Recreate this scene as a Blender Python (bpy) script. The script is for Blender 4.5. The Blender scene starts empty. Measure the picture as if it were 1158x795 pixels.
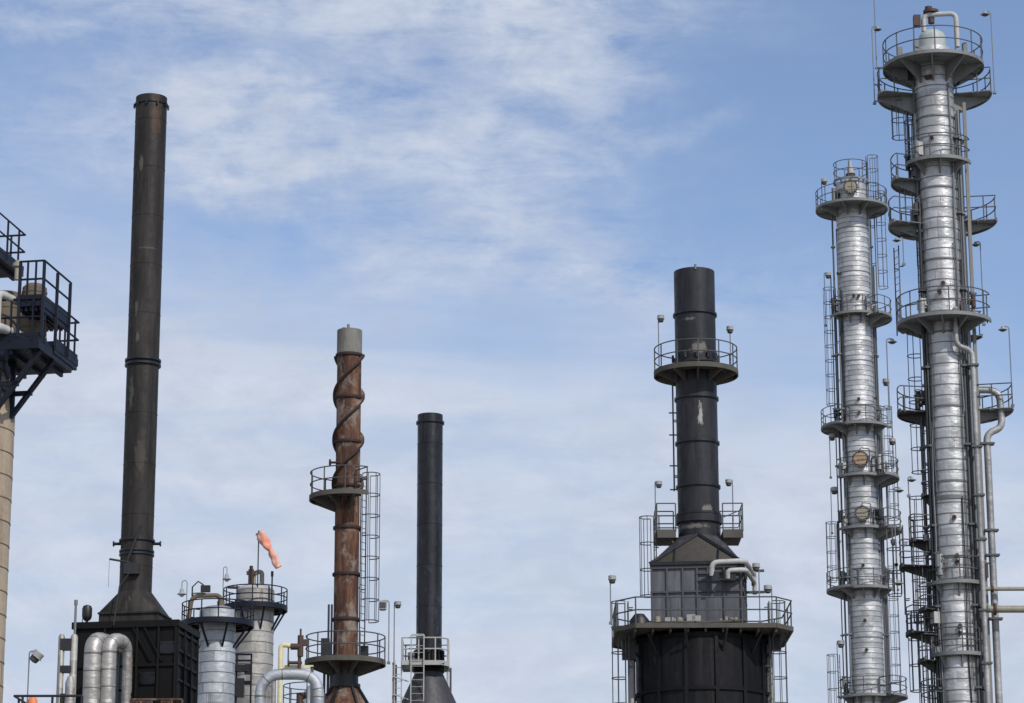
import bpy, math, random
from mathutils import Vector, Matrix
random.seed(7)
C = bpy.context.scene.collection
S = bpy.context.scene
rad = math.radians
PI = math.pi

# ------------------------------------------------------------------ camera (100 mm lens looking up about 15 degrees)
FPX, CX, CY = 3200.0, 579.0, 397.5
PITCH = math.atan(FPX / 12000.0)
ROLL = 24.0 / 12000.0
CAM = Vector((0, 0, 1.7))
_R = Vector((1, 0, 0)); _U = Vector((0, -math.sin(PITCH), math.cos(PITCH))); FW = Vector((0, math.cos(PITCH), math.sin(PITCH)))
RT = _R * math.cos(ROLL) - _U * math.sin(ROLL)
UP = _U * math.cos(ROLL) + _R * math.sin(ROLL)
cam = bpy.data.cameras.new('camera'); co = bpy.data.objects.new('camera', cam); C.objects.link(co)
M = Matrix((RT, UP, -FW)).transposed().to_4x4(); M.translation = CAM
co.matrix_world = M
cam.sensor_width = 36.0; cam.lens = 36.0 * FPX / 1158.0
cam.clip_start = 0.5; cam.clip_end = 20000
S.camera = co

def T(px, py, Y):
    """survey point: where a sight line to a measured angle meets the depth Y"""
    d = FW + RT * ((px - CX) / FPX) - UP * ((py - CY) / FPX)
    return CAM + d * (Y / d.y)

class Axis:
    """a vertical axis standing at depth Y; z() and s() give heights and scale along it"""
    def __init__(self, px, py, Y):
        p = T(px, py, Y); self.X = p.x; self.Y = Y
    def z(self, py):
        k = (CY - py) / FPX
        a = UP - FW * k
        return 1.7 - (a.x * self.X + a.y * self.Y) / a.z
    def s(self, py):
        return FPX / (Vector((self.X, self.Y, self.z(py) - 1.7)).dot(FW))
    def pt(self, r, deg, z):
        return Vector((self.X + r * math.cos(rad(deg)), self.Y + r * math.sin(rad(deg)), z))

# ------------------------------------------------------------------ mesh builder
def bend(pts, r, n=6):
    """round the corners of a polyline"""
    pts = [Vector(p) for p in pts]; out = [pts[0]]
    for i in range(1, len(pts) - 1):
        a, b, c = pts[i - 1], pts[i], pts[i + 1]
        u = (a - b); v = (c - b); rr = min(r, u.length * .49, v.length * .49)
        p0 = b + u.normalized() * rr; p1 = b + v.normalized() * rr
        for k in range(n + 1):
            t = k / n
            out.append(p0 * (1 - t) ** 2 + b * 2 * t * (1 - t) + p1 * t * t)
    out.append(pts[-1]); return out

class MB:
    def __init__(self): self.v = []; self.f = []; self.m = []; self.mi = 0
    def add(self, vs, fs):
        o = len(self.v); self.v += [Vector(p) for p in vs]
        for q in fs: self.f.append([o + i for i in q]); self.m.append(self.mi)
    def tube(self, pts, r, n=8, closed=False):
        pts = [Vector(p) for p in pts]; N = len(pts); vs = []; fs = []
        rr = r if isinstance(r, (list, tuple)) else [r] * N
        def tan(i):
            if closed: return (pts[(i + 1) % N] - pts[i - 1]).normalized()
            return (pts[min(i + 1, N - 1)] - pts[max(i - 1, 0)]).normalized()
        t = tan(0); a = Vector((0, 0, 1)) if abs(t.z) < .9 else Vector((1, 0, 0))
        nrm = (a - t * a.dot(t)).normalized()
        for i in range(N):
            t = tan(i); nrm = (nrm - t * nrm.dot(t)).normalized(); b = t.cross(nrm)
            for k in range(n):
                w = 2 * PI * k / n
                vs.append(pts[i] + (nrm * math.cos(w) + b * math.sin(w)) * rr[i])
        for i in range(N if closed else N - 1):
            j = (i + 1) % N
            for k in range(n):
                l = (k + 1) % n
                fs.append((i * n + k, i * n + l, j * n + l, j * n + k))
        if not closed:
            fs.append(tuple(range(n - 1, -1, -1))); fs.append(tuple((N - 1) * n + k for k in range(n)))
        self.add(vs, fs); return self
    def box(self, c, sx, sy, sz, rz=0.0, cz=False):
        x, y, z = c; cs, sn = math.cos(rz), math.sin(rz); vs = []
        for dz in ((-.5, .5) if not cz else (0, 1)):
            for dx, dy in ((-.5, -.5), (.5, -.5), (.5, .5), (-.5, .5)):
                vs.append((x + dx * sx * cs - dy * sy * sn, y + dx * sx * sn + dy * sy * cs, z + dz * sz))
        self.add(vs, [(3, 2, 1, 0), (4, 5, 6, 7), (0, 1, 5, 4), (1, 2, 6, 5), (2, 3, 7, 6), (3, 0, 4, 7)]); return self
    def bar(self, p0, p1, w, h=None):
        p0, p1 = Vector(p0), Vector(p1); h = h or w; t = (p1 - p0).normalized()
        a = Vector((0, 0, 1)) if abs(t.z) < .95 else Vector((0, 1, 0))
        s = t.cross(a).normalized(); u = s.cross(t); vs = []
        for p in (p0, p1):
            for i, j in ((-.5, -.5), (.5, -.5), (.5, .5), (-.5, .5)): vs.append(p + s * (i * w) + u * (j * h))
        self.add(vs, [(3, 2, 1, 0), (4, 5, 6, 7), (0, 1, 5, 4), (1, 2, 6, 5), (2, 3, 7, 6), (3, 0, 4, 7)]); return self
    def lathe(self, cx, cy, prof, n=48, cap=True):
        vs = []; fs = []
        for r, z in prof:
            for k in range(n):
                w = 2 * PI * k / n; vs.append((cx + r * math.cos(w), cy + r * math.sin(w), z))
        for i in range(len(prof) - 1):
            for k in range(n):
                l = (k + 1) % n; fs.append((i * n + k, i * n + l, (i + 1) * n + l, (i + 1) * n + k))
        if cap:
            fs.append(tuple(range(n - 1, -1, -1))); fs.append(tuple((len(prof) - 1) * n + k for k in range(n)))
        self.add(vs, fs); return self
    def cyl(self, p0, p1, r0, r1=None, n=16):
        return self.tube([p0, p1], [r0, r0 if r1 is None else r1], n)
    def sector(self, cx, cy, ri, ro, z0, z1, a0, a1, step=6):
        n = max(2, int(abs(a1 - a0) / step)); full = abs(a1 - a0) > 359.5; vs = []; fs = []
        for k in range(n + 1):
            w = rad(a0 + (a1 - a0) * k / n); c, s = math.cos(w), math.sin(w)
            vs += [(cx + ri * c, cy + ri * s, z0), (cx + ro * c, cy + ro * s, z0), (cx + ro * c, cy + ro * s, z1), (cx + ri * c, cy + ri * s, z1)]
        for k in range(n):
            o = 4 * k; p = o + 4
            fs += [(o, p, p + 1, o + 1), (o + 1, p + 1, p + 2, o + 2), (o + 2, p + 2, p + 3, o + 3), (o + 3, p + 3, p, o)]
        if not full: fs += [(0, 1, 2, 3), (4 * n + 3, 4 * n + 2, 4 * n + 1, 4 * n)]
        self.add(vs, fs); return self
    def prism(self, poly, z0, z1):
        n = len(poly); vs = [(x, y, z0) for x, y in poly] + [(x, y, z1) for x, y in poly]
        self.add(vs, [tuple(range(n - 1, -1, -1)), tuple(range(n, 2 * n))] + [(i, (i + 1) % n, n + (i + 1) % n, n + i) for i in range(n)]); return self
    def hexa(self, lo, hi):
        self.add(list(lo) + list(hi), [(3, 2, 1, 0), (4, 5, 6, 7), (0, 1, 5, 4), (1, 2, 6, 5), (2, 3, 7, 6), (3, 0, 4, 7)]); return self
    def arc(self, cx, cy, r, z, a0, a1, tr, n=6, step=7):
        full = abs(a1 - a0) > 359.5; k = max(3, int(abs(a1 - a0) / step))
        pts = [(cx + r * math.cos(rad(a0 + (a1 - a0) * i / k)), cy + r * math.sin(rad(a0 + (a1 - a0) * i / k)), z) for i in range(k if full else k + 1)]
        return self.tube(pts, tr, n, full)
    def build(self, name, mat, parent=None, ang=38):
        me = bpy.data.meshes.new(name); o0 = parent_loc(parent)
        me.from_pydata([tuple(p - o0) for p in self.v], [], self.f)
        for m in (mat if isinstance(mat, (list, tuple)) else [mat]): me.materials.append(m)
        me.polygons.foreach_set('material_index', self.m)
        me.polygons.foreach_set('use_smooth', [True] * len(self.f)); me.update()
        me.set_sharp_from_angle(angle=rad(ang))
        o = bpy.data.objects.new(name, me); C.objects.link(o)
        if parent: o.parent = parent
        return o

def split_build(mb, name, mat, parent):
    """one object for each connected piece of the mesh"""
    par = list(range(len(mb.v)))
    def find(i):
        while par[i] != i: par[i] = par[par[i]]; i = par[i]
        return i
    for f in mb.f:
        for i in f[1:]: par[find(i)] = find(f[0])
    grp = {}
    for f in mb.f: grp.setdefault(find(f[0]), []).append(f)
    for fs in grp.values():
        ids = sorted({i for f in fs for i in f}); mp = {i: k for k, i in enumerate(ids)}
        q = MB(); q.v = [mb.v[i] for i in ids]; q.f = [[mp[i] for i in f] for f in fs]; q.m = [0] * len(q.f); q.build(name, mat, parent)

def parent_loc(p):
    v = Vector((0, 0, 0))
    while p: v += p.location; p = p.parent
    return v

def thing(name, label, cat, loc, group=None):
    o = bpy.data.objects.new(name, None); C.objects.link(o); o.location = loc; o.empty_display_size = .3
    o['label'] = label; o['category'] = cat
    if group: o['group'] = group
    return o

# ------------------------------------------------------------------ materials
def newmat(name):
    m = bpy.data.materials.new(name); m.use_nodes = True; nt = m.node_tree
    return m, nt, nt.nodes['Principled BSDF']
def N(nt, t, **kw):
    n = nt.nodes.new(t)
    for k, v in kw.items(): setattr(n, k, v)
    return n
def L(nt, a, b): nt.links.new(a, b)
def coords(nt, scale=(1, 1, 1)):
    tc = N(nt, 'ShaderNodeTexCoord'); mp = N(nt, 'ShaderNodeMapping'); mp.inputs['Scale'].default_value = scale
    L(nt, tc.outputs['Object'], mp.inputs['Vector']); return mp.outputs[0]
def noise(nt, vec, scale, detail=5, rough=.6):
    n = N(nt, 'ShaderNodeTexNoise'); n.inputs['Scale'].default_value = scale; n.inputs['Detail'].default_value = detail; n.inputs['Roughness'].default_value = rough
    L(nt, vec, n.inputs['Vector']); return n.outputs['Fac']
def ramp(nt, fac, stops):
    r = N(nt, 'ShaderNodeValToRGB'); e = r.color_ramp.elements
    e[0].position, e[0].color = stops[0][0], (*stops[0][1], 1); e[1].position, e[1].color = stops[-1][0], (*stops[-1][1], 1)
    for p, c in stops[1:-1]:
        x = e.new(p); x.color = (*c, 1)
    L(nt, fac, r.inputs[0]); return r.outputs[0]
def mix(nt, fac, a, b, bt='MIX'):
    m = N(nt, 'ShaderNodeMix', data_type='RGBA', blend_type=bt)
    for s, v in ((0, fac), (6, a), (7, b)):
        if hasattr(v, 'links'): L(nt, v, m.inputs[s])
        else: m.inputs[s].default_value = v if s == 0 else (*v, 1)
    return m.outputs[2]
def maprange(nt, v, a, b, c, d):
    m = N(nt, 'ShaderNodeMapRange'); L(nt, v, m.inputs[0])
    for i, x in enumerate((a, b, c, d)): m.inputs[i + 1].default_value = x
    return m.outputs[0]
def bump(nt, b, h, strength, dist=.02):
    n = N(nt, 'ShaderNodeBump'); n.inputs['Strength'].default_value = strength; n.inputs['Distance'].default_value = dist
    L(nt, h, n.inputs['Height']); L(nt, n.outputs[0], b.inputs['Normal'])

def paint(name, base, stain, amount=.35, rough=.55, metal=0.0, streak=True, sc=1.0, spec=.5):
    """painted steel: vertical run stains and fine mottling"""
    m, nt, b = newmat(name)
    v1 = coords(nt, (3 * sc, 3 * sc, .28 * sc) if streak else (1.5 * sc,) * 3); v2 = coords(nt)
    f1 = maprange(nt, noise(nt, v1, 1.0, 7, .65), .48, .75, 0, amount)
    f2 = maprange(nt, noise(nt, v2, 5.0 * sc, 6, .7), .3, .8, 0, 1)
    c = mix(nt, f1, base, stain)
    c = mix(nt, .35, c, mix(nt, f2, tuple(x * .55 for x in base), tuple(min(1, x * 1.5) for x in base)))
    L(nt, c, b.inputs['Base Color']); b.inputs['Metallic'].default_value = metal
    L(nt, maprange(nt, f2, 0, 1, rough - .1, rough + .12), b.inputs['Roughness'])
    b.inputs['Specular IOR Level'].default_value = spec
    bump(nt, b, noise(nt, v2, 2.0 * sc, 5), .25)
    return m

def cladding(name, pitch, base=(.58, .59, .61), rl=.30, rh=.46, dirt=(.17, .155, .13), dirt_amt=.6):
    """aluminium insulation jacket: each course of sheet differs a little in tone and polish"""
    m, nt, b = newmat(name)
    tc = N(nt, 'ShaderNodeTexCoord'); sx = N(nt, 'ShaderNodeSeparateXYZ'); L(nt, tc.outputs['Object'], sx.inputs[0])
    d = N(nt, 'ShaderNodeMath', operation='DIVIDE'); L(nt, sx.outputs['Z'], d.inputs[0]); d.inputs[1].default_value = pitch
    fl = N(nt, 'ShaderNodeMath', operation='FLOOR'); L(nt, d.outputs[0], fl.inputs[0])
    at = N(nt, 'ShaderNodeMath', operation='ARCTAN2'); L(nt, sx.outputs['Y'], at.inputs[0]); L(nt, sx.outputs['X'], at.inputs[1])
    # sheets of a course: three per turn, each course turned a bit
    wn0 = N(nt, 'ShaderNodeTexWhiteNoise', noise_dimensions='1D'); L(nt, fl.outputs[0], wn0.inputs['W'])
    ad = N(nt, 'ShaderNodeMath', operation='MULTIPLY_ADD'); L(nt, wn0.outputs['Value'], ad.inputs[0]); ad.inputs[1].default_value = 6.0; L(nt, at.outputs[0], ad.inputs[2])
    fa = N(nt, 'ShaderNodeMath', operation='FLOOR'); L(nt, ad.outputs[0], fa.inputs[0])
    cb = N(nt, 'ShaderNodeCombineXYZ'); L(nt, fl.outputs[0], cb.inputs[0]); L(nt, fa.outputs[0], cb.inputs[1])
    wn = N(nt, 'ShaderNodeTexWhiteNoise', noise_dimensions='3D'); L(nt, cb.outputs[0], wn.inputs['Vector'])
    v = coords(nt, (2.2, 2.2, .5)); v2 = coords(nt)
    n1 = maprange(nt, noise(nt, v, 1.0, 6, .7), .5, .8, 0, dirt_amt)
    c = mix(nt, wn.outputs['Value'], tuple(x * .72 for x in base), tuple(min(1, x * 1.16) for x in base))
    c = mix(nt, n1, c, dirt); L(nt, c, b.inputs['Base Color'])
    b.inputs['Metallic'].default_value = .52
    r = N(nt, 'ShaderNodeMath', operation='ADD'); L(nt, maprange(nt, noise(nt, v2, 1.6, 5), .3, .7, rl, rh), r.inputs[0]); L(nt, maprange(nt, wn.outputs['Value'], 0, 1, -.05, .07), r.inputs[1])
    L(nt, r.outputs[0], b.inputs['Roughness'])
    bump(nt, b, noise(nt, coords(nt, (1.6, 1.6, 2.6)), 1.5, 4, .5), .6, .07)
    return m

def rusty(name, pale=.5):
    m, nt, b = newmat(name)
    v1 = coords(nt, (3.2, 3.2, .35)); v2 = coords(nt, (1.2, 1.2, .8)); v3 = coords(nt)
    c = ramp(nt, noise(nt, v1, 1.1, 8, .7), [(.30, (.012, .006, .005)), (.42, (.045, .017, .011)), (.52, (.088, .036, .018)), (.60, (.17, .085, .042)), (.68, (.06, .024, .015)), (.8, (.02, .01, .008))])
    f = maprange(nt, noise(nt, v2, 1.5, 7, .7), .50, .62, 0, pale)
    c = mix(nt, f, c, (.30, .26, .22))
    c = mix(nt, maprange(nt, noise(nt, v3, 9, 6, .7), .35, .7, 0, .4), c, (.05, .022, .015))
    L(nt, c, b.inputs['Base Color']); b.inputs['Roughness'].default_value = .85
    bump(nt, b, noise(nt, v3, 6, 6), .4); return m

def chipped(name, base, chip=(.42, .40, .38), thr=.70, rough=.5, spec=.3, marks=()):
    """black paint with pale flaked spots and vertical runs"""
    m, nt, b = newmat(name)
    v1 = coords(nt, (2.6, 2.6, .35)); v2 = coords(nt, (1.5, 1.5, .55)); v3 = coords(nt)
    c = mix(nt, maprange(nt, noise(nt, v1, 1.2, 7, .7), .42, .72, 0, .75), base, tuple(min(1, x * 2.8 + .006) for x in base))
    c = mix(nt, maprange(nt, noise(nt, coords(nt, (.5, .5, .16)), 1.1, 4), .4, .7, 0, .5), c, tuple(x * .45 for x in base))
    c = mix(nt, maprange(nt, noise(nt, coords(nt, (5, 5, .12)), 1.0, 4), .58, .72, 0, .35), c, (.06, .045, .032))
    f = maprange(nt, noise(nt, v2, 1.35, 8, .72), thr, thr + .05, 0, .75)
    c = mix(nt, f, c, chip)
    for x, y, z, rx, rz, col in marks:                               # single flaked or rust-bleached places
        mp = N(nt, 'ShaderNodeMapping', vector_type='TEXTURE'); tc = N(nt, 'ShaderNodeTexCoord'); L(nt, tc.outputs['Object'], mp.inputs[0])
        mp.inputs['Location'].default_value = (x, y, z); mp.inputs['Scale'].default_value = (rx, rx * 1.6, rz)
        ln = N(nt, 'ShaderNodeVectorMath', operation='LENGTH'); L(nt, mp.outputs[0], ln.inputs[0])
        ad = N(nt, 'ShaderNodeMath', operation='ADD'); L(nt, ln.outputs['Value'], ad.inputs[0]); L(nt, maprange(nt, noise(nt, coords(nt, (7, 7, 2.4)), 1, 6, .75), .25, .75, -.75, .75), ad.inputs[1])
        c = mix(nt, maprange(nt, ad.outputs[0], .95, .6, 0, .9), c, col)
    b.inputs['Specular IOR Level'].default_value = spec
    L(nt, c, b.inputs['Base Color']); L(nt, maprange(nt, noise(nt, v3, 3, 5), .3, .7, rough - .12, rough + .15), b.inputs['Roughness'])
    bump(nt, b, noise(nt, coords(nt, (.9, .9, 1.2)), 1.5, 4), .3, .04); return m

MAT = {}
MAT['brown_black'] = chipped('brown_black_paint', (.017, .0145, .012), (.075, .065, .05), .63, .6, .3)
MAT['panel_dark'] = paint('dark_slate_rib', (.05, .052, .06), (.02, .02, .022), .5, .6)
MAT['box_black'] = paint('furnace_black', (.005, .005, .005), (.014, .012, .011), .5, .65, spec=.18)
MAT['shell_black'] = chipped('shell_black_paint', (.0055, .0055, .007), (.05, .045, .04), .64, .6, .18)
MAT['stack_black'] = chipped('glossy_black_paint', (.007, .0075, .011), (.035, .042, .055), .58, .42, .4)
MAT['rust'] = rusty('rusted_steel', .62)
MAT['rust_dark'] = paint('dark_rust', (.022, .014, .011), (.07, .03, .018), .5, .8)
MAT['grey_cap'] = paint('weathered_grey', (.18, .17, .15), (.06, .045, .03), .95, .75)
MAT['clad_tall'] = cladding('jacket_tall', .46, (.47, .47, .465), .38, .54)
MAT['clad_small'] = cladding('jacket_small', .31, (.48, .48, .475), .42, .56)
MAT['clad_drum'] = cladding('jacket_drum', .55, (.42, .44, .46), .5, .65)
MAT['clad_beige'] = cladding('jacket_beige', .6, (.37, .355, .325), .55, .7, (.15, .085, .05), .95)
MAT['clad_pipe'] = cladding('jacket_pipe', .7, (.46, .44, .41), .45, .6, (.25, .19, .13), .7)
MAT['clad_grey'] = cladding('jacket_grey', .9, (.36, .36, .355), .5, .65, (.16, .14, .12), .6)
MAT['strap'] = paint('strap_steel', (.17, .17, .165), (.05, .045, .04), .5, .6, .4)
MAT['galv'] = paint('galvanised_steel', (.17, .18, .185), (.09, .085, .08), .5, .55, .35, sc=2)
MAT['galv_dark'] = paint('weathered_galvanised_steel', (.085, .09, .092), (.05, .045, .04), .5, .6, .3, sc=2)
MAT['deck'] = paint('deck_plate', (.20, .205, .20), (.07, .066, .056), .8, .7, .2, streak=False)
MAT['deck_dark'] = paint('dark_deck_plate', (.045, .045, .043), (.10, .085, .06), .5, .75, .1, streak=False)
MAT['deck_brown'] = paint('brown_weathered_deck', (.085, .078, .063), (.028, .024, .018), .95, .85, streak=False)
MAT['navy'] = paint('navy_paint', (.006, .0085, .018), (.018, .018, .023), .4, .5, spec=.25)
MAT['black_rail'] = paint('black_rail_paint', (.010, .011, .013), (.05, .035, .025), .4, .5)
MAT['green_grey'] = paint('green_grey_rail', (.055, .062, .06), (.09, .07, .05), .4, .6)
MAT['light_grey'] = paint('pale_grey_steel', (.38, .38, .36), (.18, .15, .12), .5, .6)
MAT['cone_grey'] = paint('charcoal_cone', (.032, .031, .037), (.13, .125, .13), .8, .6)
MAT['panel'] = paint('slate_panel', (.075, .078, .09), (.26, .255, .25), .95, .6, sc=.7)
MAT['hood_brown'] = paint('brown_hood', (.05, .043, .035), (.022, .019, .017), .6, .75)
MAT['white_pipe'] = paint('white_lagging', (.42, .42, .40), (.2, .17, .14), .5, .6)
MAT['yellow'] = paint('cream_yellow_paint', (.68, .60, .34), (.42, .33, .18), .4, .5)
MAT['valve_rust'] = paint('rusty_valve', (.06, .034, .024), (.03, .022, .018), .5, .7, streak=False)
MAT['lag_brown'] = paint('brown_lagging', (.13, .10, .065), (.04, .03, .022), .7, .8, sc=2)
MAT['beige'] = paint('rust_stained_beige', (.37, .30, .21), (.15, .07, .04), .95, .7, sc=1.1)
MAT['orange'] = paint('orange_plastic', (.75, .22, .07), (.5, .15, .06), .3, .6)
MAT['head_white'] = paint('lamp_housing', (.33, .33, .32), (.22, .2, .17), .4, .5, sc=4)
MAT['head_dark'] = paint('lamp_dark', (.05, .05, .05), (.1, .09, .08), .4, .5, sc=4)
MAT['tan'] = paint('tan_cover', (.27, .245, .185), (.25, .18, .10), .6, .6, sc=2)
MAT['cable_tan'] = paint('grey_tan_tray', (.20, .19, .16), (.1, .09, .07), .5, .6)
MAT['pipe_tan'] = paint('tan_pipe_paint', (.26, .235, .175), (.14, .12, .09), .5, .55)
MAT['bronze'] = paint('bronze_cover', (.36, .25, .15), (.2, .12, .07), .6, .6, sc=2)
MAT['dome'] = paint('dome_green_grey', (.38, .41, .38), (.2, .19, .16), .4, .55)
MAT['concrete'] = paint('concrete', (.32, .31, .29), (.2, .19, .17), .5, .9)
MAT['soot'] = paint('soot', (.008, .008, .008), (.015, .015, .015), .4, .9)

m, nt, b = newmat('windsock_fabric'); v = coords(nt, (1, 1, 1))
L(nt, mix(nt, maprange(nt, noise(nt, v, 1.1, 4, .5), .4, .62, 0, 1), (.70, .25, .16), (.74, .45, .36)), b.inputs['Base Color']); b.inputs['Roughness'].default_value = .9
MAT['sock'] = m
m, nt, b = newmat('lamp_glass'); b.inputs['Base Color'].default_value = (.35, .36, .36, 1); b.inputs['Roughness'].default_value = .15
MAT['glass'] = m
m, nt, b = newmat('gravel_yard'); v = coords(nt)
c = ramp(nt, noise(nt, v, .08, 8, .7), [(.3, (.20, .185, .16)), (.5, (.28, .265, .24)), (.7, (.34, .325, .30))])
c = mix(nt, maprange(nt, noise(nt, v, 9, 4), .4, .7, 0, .4), c, (.13, .12, .11)); L(nt, c, b.inputs['Base Color']); b.inputs['Roughness'].default_value = .95
bump(nt, b, noise(nt, v, 14, 4), .5, .05); MAT['gravel'] = m

# ------------------------------------------------------------------ component makers
def rail_path(mb, pts, zbase, h=1.05, tr=.024, mid=True, post=1.25, toe=True, closed=False):
    """handrail over a plan polyline"""
    P = [Vector((p[0], p[1], zbase)) for p in pts]
    up = Vector((0, 0, 1))
    for f in ([h, h * .52] if mid else [h]):
        mb.tube([p + up * f for p in P], tr, 6, closed)
    if toe:
        for a, b_ in zip(P[:-1], P[1:]): mb.bar(a + up * .06, b_ + up * .06, .012, .11)
    # posts by arc length
    segs = list(zip(P[:-1], P[1:])) + ([(P[-1], P[0])] if closed else [])
    tot = sum((b_ - a).length for a, b_ in segs); n = max(1, round(tot / post))
    for i in range(n + (0 if closed else 1)):
        d = tot * i / n
        for a, b_ in segs:
            l = (b_ - a).length
            if d <= l + 1e-6:
                p = a + (b_ - a) * (d / l if l else 0); break
            d -= l
        mb.tube([p - up * .1, p + up * h], tr, 6)

def platform(root, ax, z, ri, ro, a0, a1, deck='deck', rail='galv_dark', nb=None, h=1.05, tr=.027, thick=.09, ends=True, label=None, depth=.62, gap=None, under=None, strut=False):
    mb = MB()
    mb.sector(ax.X, ax.Y, ri + .015, ro, z - .03, z, a0, a1)
    mb.sector(ax.X, ax.Y, ro - .05, ro + .012, z - thick, z + .06, a0, a1)           # channel edge beam with kick plate
    if ri + .2 < ro: mb.sector(ax.X, ax.Y, (ri + ro) / 2 - .03, (ri + ro) / 2 + .03, z - thick * .8, z - .034, a0, a1)
    pl = mb.build('platform', MAT[deck], root, 30)
    if label: pl['label'] = label
    r = MB(); rr = ro - .03
    spans = [(a0, a1)] if gap is None else [(a0, gap[0]), (gap[1], a1)]
    for s0, s1 in spans:
        full = abs(s1 - s0) > 359.5
        k = max(3, int(abs(s1 - s0) / 8)); pts = [ax.pt(rr, s0 + (s1 - s0) * i / k, 0) for i in range(k if full else k + 1)]
        if not full and ends:
            pts = [ax.pt(ri + .12, s0, 0)] + pts + [ax.pt(ri + .12, s1, 0)]
        rail_path(r, pts, z, h, tr, True, .9, False, full)
    r.build('railing', MAT[rail], pl)
    if nb is None: nb = max(2, round(abs(a1 - a0) / 45))
    for i in range(nb):
        a = a0 + (a1 - a0) * ((i + .5) / nb)
        t = Vector((-math.sin(rad(a)), math.cos(rad(a)), 0)) * .035
        p = [ax.pt(ri - .01, a, z - .035), ax.pt(ro - .06, a, z - .035), ax.pt(ro - .06, a, z - .035 - thick * .9), ax.pt(ri - .01, a, z - depth)]
        bk = MB()
        if strut: bk.bar(p[3], p[2] + Vector((0, 0, .05)), .09); bk.bar(p[0], p[1], .1, .1)
        else: bk.add([q - t for q in p] + [q + t for q in p], [(3, 2, 1, 0), (4, 5, 6, 7), (0, 1, 5, 4), (1, 2, 6, 5), (2, 3, 7, 6), (3, 0, 4, 7)])
        bk.build('bracket', MAT[under or deck], pl)
    return pl

def ladder(root, p, out, z0, z1, mat='galv_dark', cage=True, w=.42, cz=2.2, cr=.36, tr=.024, hoop=.95, ctop=0.0):
    """vertical ladder; p = plan centre, out = outward angle in degrees"""
    o = Vector((math.cos(rad(out)), math.sin(rad(out)), 0)); s = Vector((-o.y, o.x, 0)); P = Vector((p[0], p[1], 0)); up = Vector((0, 0, 1))
    mb = MB()
    for k in (-.5, .5): mb.bar(P + s * (k * w) + up * z0, P + s * (k * w) + up * z1, .05, .05)
    n = int((z1 - z0) / .3)
    for i in range(n): mb.tube([P + s * (-.5 * w) + up * (z0 + .15 + i * .3), P + s * (.5 * w) + up * (z0 + .15 + i * .3)], .014, 5)
    k = z0 + .6
    while k < z1:                                                    # stand-offs
        for q in (-.5, .5): mb.bar(P + s * (q * w) + up * k, P + s * (q * w) - o * .2 + up * k, .04, .04)
        k += 2.4
    ld = mb.build('ladder', MAT[mat], root)
    if cage and z1 - z0 > cz:
        cg = MB(); angs = [-125 + 250 * i / 10 for i in range(11)]
        cc = P + o * (cr * .92)
        def hp(a, z): return cc + (o * math.cos(rad(a)) + s * math.sin(rad(a))) * cr + up * z
        z = z0 + cz; zt = z1 + ctop; nh = max(2, round((zt - z) / hoop) + 1)
        for i in range(nh): 
            zz = z + (zt - z) * i / (nh - 1)
            cg.tube([P + s * (.5 * w) + up * zz] [:0] + [hp(a, zz) for a in angs], .022, 6)
        for a in (-125, -75, -25, 25, 75, 125): cg.bar(hp(a, z), hp(a, zt), .03, .03)
        cg.build('safety_cage', MAT[mat], ld)
    return ld

def shaft_profile(z0, z1, r0, r1, pitch):
    return [(r0, z0), (r1, z1)]

def clad_shaft(root, ax, z0, z1, r, pitch, mats, name='shaft', strap=.035, proud=.012, heavy=8, seams=True):
    """jacketed column: courses of sheet with straps; slots = jacket, strap steel"""
    mb = MB(); n = int((z1 - z0) / pitch); prof = []
    z = z1
    while z > z0 + pitch:                                            # each course laps over the next one below
        prof.append((r, z)); prof.append((r + .008, z - pitch + .001)); z -= pitch
    prof.append((r, z)); prof.append((r, z0)); prof.reverse()
    mb.lathe(ax.X, ax.Y, prof, 56)
    mb.mi = 1; z = z1 - pitch; i = 1; rng = random.Random(int(r * 1000) + int(z1 * 10))
    while z > z0 + pitch and z > z1 - 55:
        hv = heavy and i % heavy == 0
        h = strap * (2.2 if hv else 1); pr = proud * (3 if hv else 1)
        mb.lathe(ax.X, ax.Y, [(r - .02, z - h / 2), (r + pr + .008, z - h / 2), (r + pr + .008, z + h / 2), (r - .02, z + h / 2)], 56, False)
        if seams:
            for q in range(3):
                a = rng.uniform(0, 360); p = ax.pt(r + .004, a, z + h / 2 + .01)
                mb.box((p.x, p.y, z + h / 2 + .005), .012, .016, pitch - h * 1.3, rad(a), True)
        z -= pitch; i += 1
    return mb.build(name, mats, root, 30)

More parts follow.
